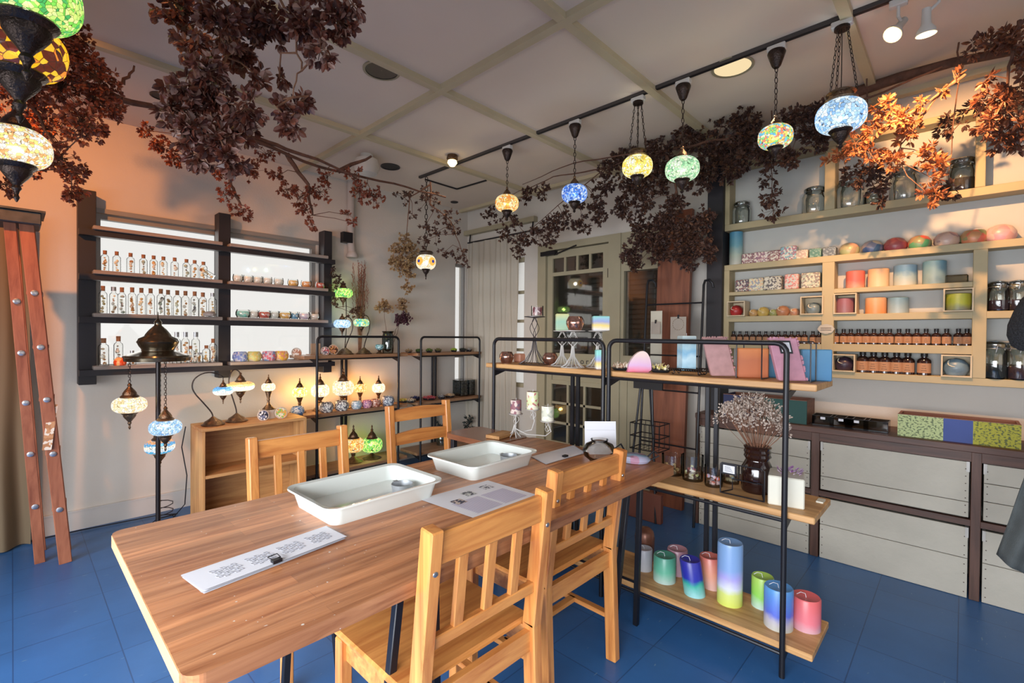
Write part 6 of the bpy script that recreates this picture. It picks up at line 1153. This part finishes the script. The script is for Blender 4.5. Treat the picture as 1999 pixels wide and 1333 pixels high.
# brown bottles
def oil_bottle(r, h):
    t = thing('oil_bottle', None, 'bottle'); MB().lathe([(.001, 0), (r, 0), (r, h*.6), (r*.9, h*.68), (r*.42, h*.76), (r*.42, h*.8)], 16, cap=False).build('bottle_body', plain('brown_bottle_glass', (.03, .012, .01), .12, var=.1, coat=.5), t)
    MB().lathe([(r*.5, h*.8), (r*.5, h), (.001, h)], 14, cap=False).build('screw_cap', plain('black_cap', (.012, .012, .014), .4), t)
    b = MB(); n = 10; V = []
    for i in range(n+1): a = PI*.62+PI*.76*i/n; V += [(r*1.015*math.cos(a), r*1.015*math.sin(a), h*.1), (r*1.015*math.cos(a), r*1.015*math.sin(a), h*.52)]
    b.add(V, [(2*i, 2*i+2, 2*i+3, 2*i+1) for i in range(n)], True); lb = b.build('label', plain('tan_label', (.42, .22, .12), .8, var=.05), t); b = MB()
    for k in range(3): b.box(-r*1.04, -r*1.0, -r*(.4-.08*k), r*(.4-.08*k), h*(.2+.1*k), h*(.2+.1*k)+.0015)
    b.build('printing', plain('brown_ink', (.1, .05, .03), .8), lb); return t
ob = oil_bottle(.0185, .082)
for k in range(14):
    place(ob, (XI, sy(1432+k*12.6+(4 if k > 11 else 0), XI, 650), 1.245), 0, 'small brown oil bottle with tan label, %s from the left in the left column row' % ORD[k], 'oil bottles in the left column')
for k, px in enumerate((1631, 1647, 1661, 1676, 1691, 1706, 1722, 1737, 1755, 1772, 1790, 1808, 1828, 1848, 1871, 1888)):
    place(ob, (XI, sy(px, XI, 650), 1.248), 0, 'small brown oil bottle with tan label, %s from the left in the middle column row' % ORD[k], 'oil bottles in the middle column').scale = (1.12, 1.12, 1.12)
ob2 = oil_bottle(.032, .13)
for k, px in enumerate((1684, 1705, 1727, 1750, 1772, 1804)):
    place(ob2, (XI, sy(px, XI, 720), 1.078), 0, 'large brown oil bottle with tan label, %s' % ('%s from the left in the bottom row' % ORD[k] if px < 1800 else 'standing apart at the right of the bottom row'), 'large oil bottles in the bottom row')
storage_jar(1948, 38, .16, 'glass jar with dark red contents, left in the right column', ('red', (.08, .015, .025)), XI-.01, 1.43); storage_jar(1985, 38, .16, 'glass jar with dark contents behind the black knit garment', ('plum', (.1, .03, .03)), XI-.01, 1.43)
storage_jar(1943, 46, .2, 'glass jar half full of black pieces, bottom right column', ('black', (.01, .014, .016)), XI-.01, 1.078); storage_jar(1990, 46, .2, 'glass jar with reddish contents at the bottom right edge', ('maroon', (.09, .03, .03)), XI-.01, 1.078)
t = thing('oval_shelf_tag', 'small pale oval plaque hanging at the divider of the shelf unit', 'plaque', (XS-.006, at(1613, 642, 'X', XS).y, at(1613, 642, 'X', XS).z)); M = Matrix(((0, 0, -1, 0), (-1.45, 0, 0, 0), (0, 1, 0, 0), (0, 0, 0, 1)))
MB().lathe([(.001, 0), (.03, 0), (.03, .004), (.001, .005)], 22, M=M, cap=False, wob=lambda a, z: 1+.05*math.cos(8*a)).build('plaque', plain('pale_plaque', (.45, .42, .36), .7), t); b = MB()
for k in range(2): b.box(-.006, -.0048, -.028, .028, -.008+k*.012, -.005+k*.012)
b.build('faded_lines', plain('brown_ink', (.1, .05, .03), .8), t)

# ------------------------------------------------------------ bench with white crates
XB = 3.25; bn = thing('crate_bench', 'long dark brown bench frame holding white slatted crates under the wall shelf', 'bench', (XB, 0, 0)); YE = 1.335
MB().box(-.01, XW-XB-.015, -.95, YE, .728, .762, None, .003).build('bench_top', WALNUT, bn)
MB().box(.002, .03, -.95, YE, .68, .728).build('top_rail', WALNUT, bn); MB().box(.002, .03, -.95, YE, .362, .392).build('middle_rail', WALNUT, bn)
for y0, y1 in ((1.31, 1.335), (.603, .645), (-.072, -.035), (-.95, -.91)):
    MB().box(.0, .035, y0, y1, 0, .728, None, .002).build('post', WALNUTZ, bn); MB().box(.3, .335, y0, y1, 0, .728).build('post', WALNUTZ, bn)
def crate(y0, y1, z0, z1, splits, label):
    t = thing('white_crate', label, 'crate', (XB+.004, (y0+y1)/2, z0), 0, 'white crates in the bench'); w_ = (y1-y0)/2; h = z1-z0; c = 0; zs = [0]+[h*s for s in splits]+[h]
    for k in range(len(zs)-1): MB().box(0, .014, -w_, w_, zs[k]+.0015, zs[k+1]-.0015, None, .0015).build('front_slat', WHITEB, t)
    MB().box(.014, .30, -w_, -w_+.012, 0, h-.01).box(.014, .30, w_-.012, w_, 0, h-.01).box(.014, .30, -w_+.012, w_-.012, 0, .012).box(.288, .30, -w_+.012, w_-.012, .012, h-.01).build('crate_box', WHITEB, t)
    for s in (-1, 1): MB().box(-.004, .03, s*(w_+.002)-.012*(s > 0), s*(w_+.002)+.012*(s < 0), h-.05, h+.0).build('corner_bracket', plain('tin_bracket', (.45, .43, .4), .5, metal=.3), t)
    b = MB()
    for s in (-1, 1):
        for k in range(7): b.box(-.0012, 0, s*(w_-.012)-.0025, s*(w_-.012)+.0025, h*(.08+k*.13), h*(.08+k*.13)+.004)
    b.build('nail', plain('rusty_nail', (.08, .05, .04), .7), t)
crate(.652, 1.305, .395, .672, (.3, .62), 'upper white crate at the left end of the bench'); crate(.652, 1.305, .0, .355, (.3, .62), 'lower white crate at the left end of the bench')
crate(-.028, .596, .40, .678, (.28,), 'upper white crate in the middle of the bench with a wide plain board'); crate(-.028, .596, .0, .352, (.56,), 'lower white crate in the middle of the bench')
crate(-.9, -.08, .40, .678, (.34, .66), 'upper white crate at the right end of the bench'); crate(-.9, -.08, .0, .352, (.55,), 'lower white crate at the right end of the bench')
def longbox(y0, y1, x0, x1, h, panels, label):
    t = thing('painted_long_box', label, 'box', (x0, y0, .762)); L = y1-y0; D_ = x1-x0; T_ = .012; W_ = wood('box_inner', (.12, .045, .03), (.28, .12, .07), 'Y', 1.4, .6)
    MB().box(T_, D_-T_, T_, L-T_, 0, T_).build('bottom', W_, t); MB().box(D_-T_, D_, 0, L, 0, h).build('back_side', W_, t); MB().box(T_, D_-T_, 0, T_, 0, h).build('end', W_, t); MB().box(T_, D_-T_, L-T_, L, 0, h).build('end', panels[-1][2] if len(panels) < 3 else W_, t)
    for a, b_, m in panels: MB().box(0, T_, a*L, b_*L, 0, h).build('painted_panel', m, t)
    MB().box(-.001, T_+.001, 0, L, h, h+.003).build('bare_rim', W_, t); return t
def dashes(name, base, dot):
    m, nt = nodes(name); bs_ = N(nt, 'ShaderNodeBsdfPrincipled', Roughness=.7); tc = N(nt, 'ShaderNodeTexCoord'); mp = N(nt, 'ShaderNodeMapping'); mp.inputs['Scale'].default_value = (1, 90, 130); nt.links.new(tc.outputs['Object'], mp.inputs[0])
    nz = N(nt, 'ShaderNodeTexNoise', Scale=1., Detail=1.); nt.links.new(mp.outputs[0], nz.inputs['Vector']); rp = ramp(nt, [(.52, base), (.6, dot)]); nt.links.new(nz.outputs[0], rp.inputs[0]); nt.links.new(rp.outputs[0], bs_.inputs[0]); out(nt, bs_.outputs[0]); return m
YG = dashes('speckled_olive', (.36, .36, .04), (.1, .12, .04)); PG = dashes('speckled_mint', (.42, .50, .24), (.12, .16, .08)); BL = plain('cobalt_paint', (.03, .06, .24), .6)
y1_, y0_ = at(1752, 840, 'X', 3.29).y, at(1994, 850, 'X', 3.29).y
longbox(y0_, y1_, 3.29, 3.47, .115, [(0, .36, YG), (.36, .6, BL), (.6, 1, PG)], 'open wooden long box painted mint, cobalt and olive on the bench')
y1_, y0_ = at(1412, 790, 'X', 3.29).y, at(1575, 790, 'X', 3.29).y
longbox(y0_, y1_, 3.29, 3.5, .14, [(0, .55, plain('teal_paint', (.006, .06, .05), .6)), (.55, 1, plain('navy_paint', (.012, .018, .08), .6))], 'open wooden long box painted navy and teal at the left of the bench')
DG2 = glass('smoked_plastic', (.3, .31, .33), .12)
for k, px in enumerate((1610, 1645, 1675, 1712)):
    y = at(px, 820, 'X', 3.36).y; t = thing('smoked_tray_box', 'small smoked glass box on the bench, %s from the left' % ORD[k], 'box', (3.36, y, .762), 0, 'smoked glass boxes on the bench'); a, h = .055, .06; b = MB()
    for x0, x1, yy0, yy1 in ((-a, a, -a, -a+.003), (-a, a, a-.003, a), (-a, -a+.003, -a, a), (a-.003, a, -a, a)): b.box(x0, x1, yy0, yy1, 0, h)
    b.box(-a, a, -a, a, 0, .003); b.build('glass_box', DG2, t); b = MB(); b.tube([(-a, -a, h), (a, -a, h), (a, a, h), (-a, a, h)], .002, 4, True).build('metal_rim', BLACK, t)
    if k < 3: MB().box(-.056, -.0555, -.012, .012, .04, .054).build('price_label', PAPER, t)

# ------------------------------------------------------------ garments at the right edge on a stand just outside the view
gs = thing('garment_stand', 'dark garment stand at the right edge', 'stand', (2.25, -.52, 0)); MB().tube([(0, 0, .02), (0, 0, 1.75)], .014, 10).build('pole', BLACK, gs); MB().lathe([(.18, 0), (.17, .02), (.02, .03)], 22).build('base', BLACK, gs); MB().tube([(0, 0, 1.6), (.02, .12, 1.62), (.02, .3, 1.58)], .008, 8).build('hook_arm', BLACK, gs)
q = at(1990, 640, 'X', 2.3); r_ = .1
t = MB(); prof = [(.001, -.088), (.035, -.085), (.055, -.07), (.064, -.035), (.062, 0), (.05, .045), (.034, .085), (.018, .11), (.001, .12)]
o = t.lathe(prof, 28, cap=False, wob=lambda a, z: 1+.04*math.sin(5*a+z*20)).build('black_knit_bag', plain('black_knit', (.03, .03, .034), .95, var=.7, scale=220, bump=1., bscale=220)); o.location = at(2022, 634, 'X', 2.3); tag(o, 'black speckled knit bag hanging at the right edge before the shelf unit', 'bag')
ap = MB(); n = 16; A, B_, C_, D_ = [at(*p, 'X', 2.45) for p in ((2030, 860), (1945, 1085), (2030, 1145), (2130, 860))]; V = []
for i in range(n+1):
    for j in range(n+1):
        u, v = i/n, j/n; p = A*(1-u)*(1-v)+B_*u*(1-v)+C_*u*v+D_*(1-u)*v; p = Vector(p); p.x += .02*math.sin(v*9+u*2); V.append(p)
ap.add(V, [(i*(n+1)+j, (i+1)*(n+1)+j, (i+1)*(n+1)+j+1, i*(n+1)+j+1) for i in range(n) for j in range(n)], True); o = ap.build('grey_apron', plain('grey_cloth', (.075, .085, .085), .9, var=.2, scale=15, bump=.3, bscale=300)); sm = o.modifiers.new('thickness', 'SOLIDIFY'); sm.thickness = .004
tag(o, 'grey green cloth apron corner hanging at the right edge before the white crates', 'apron')
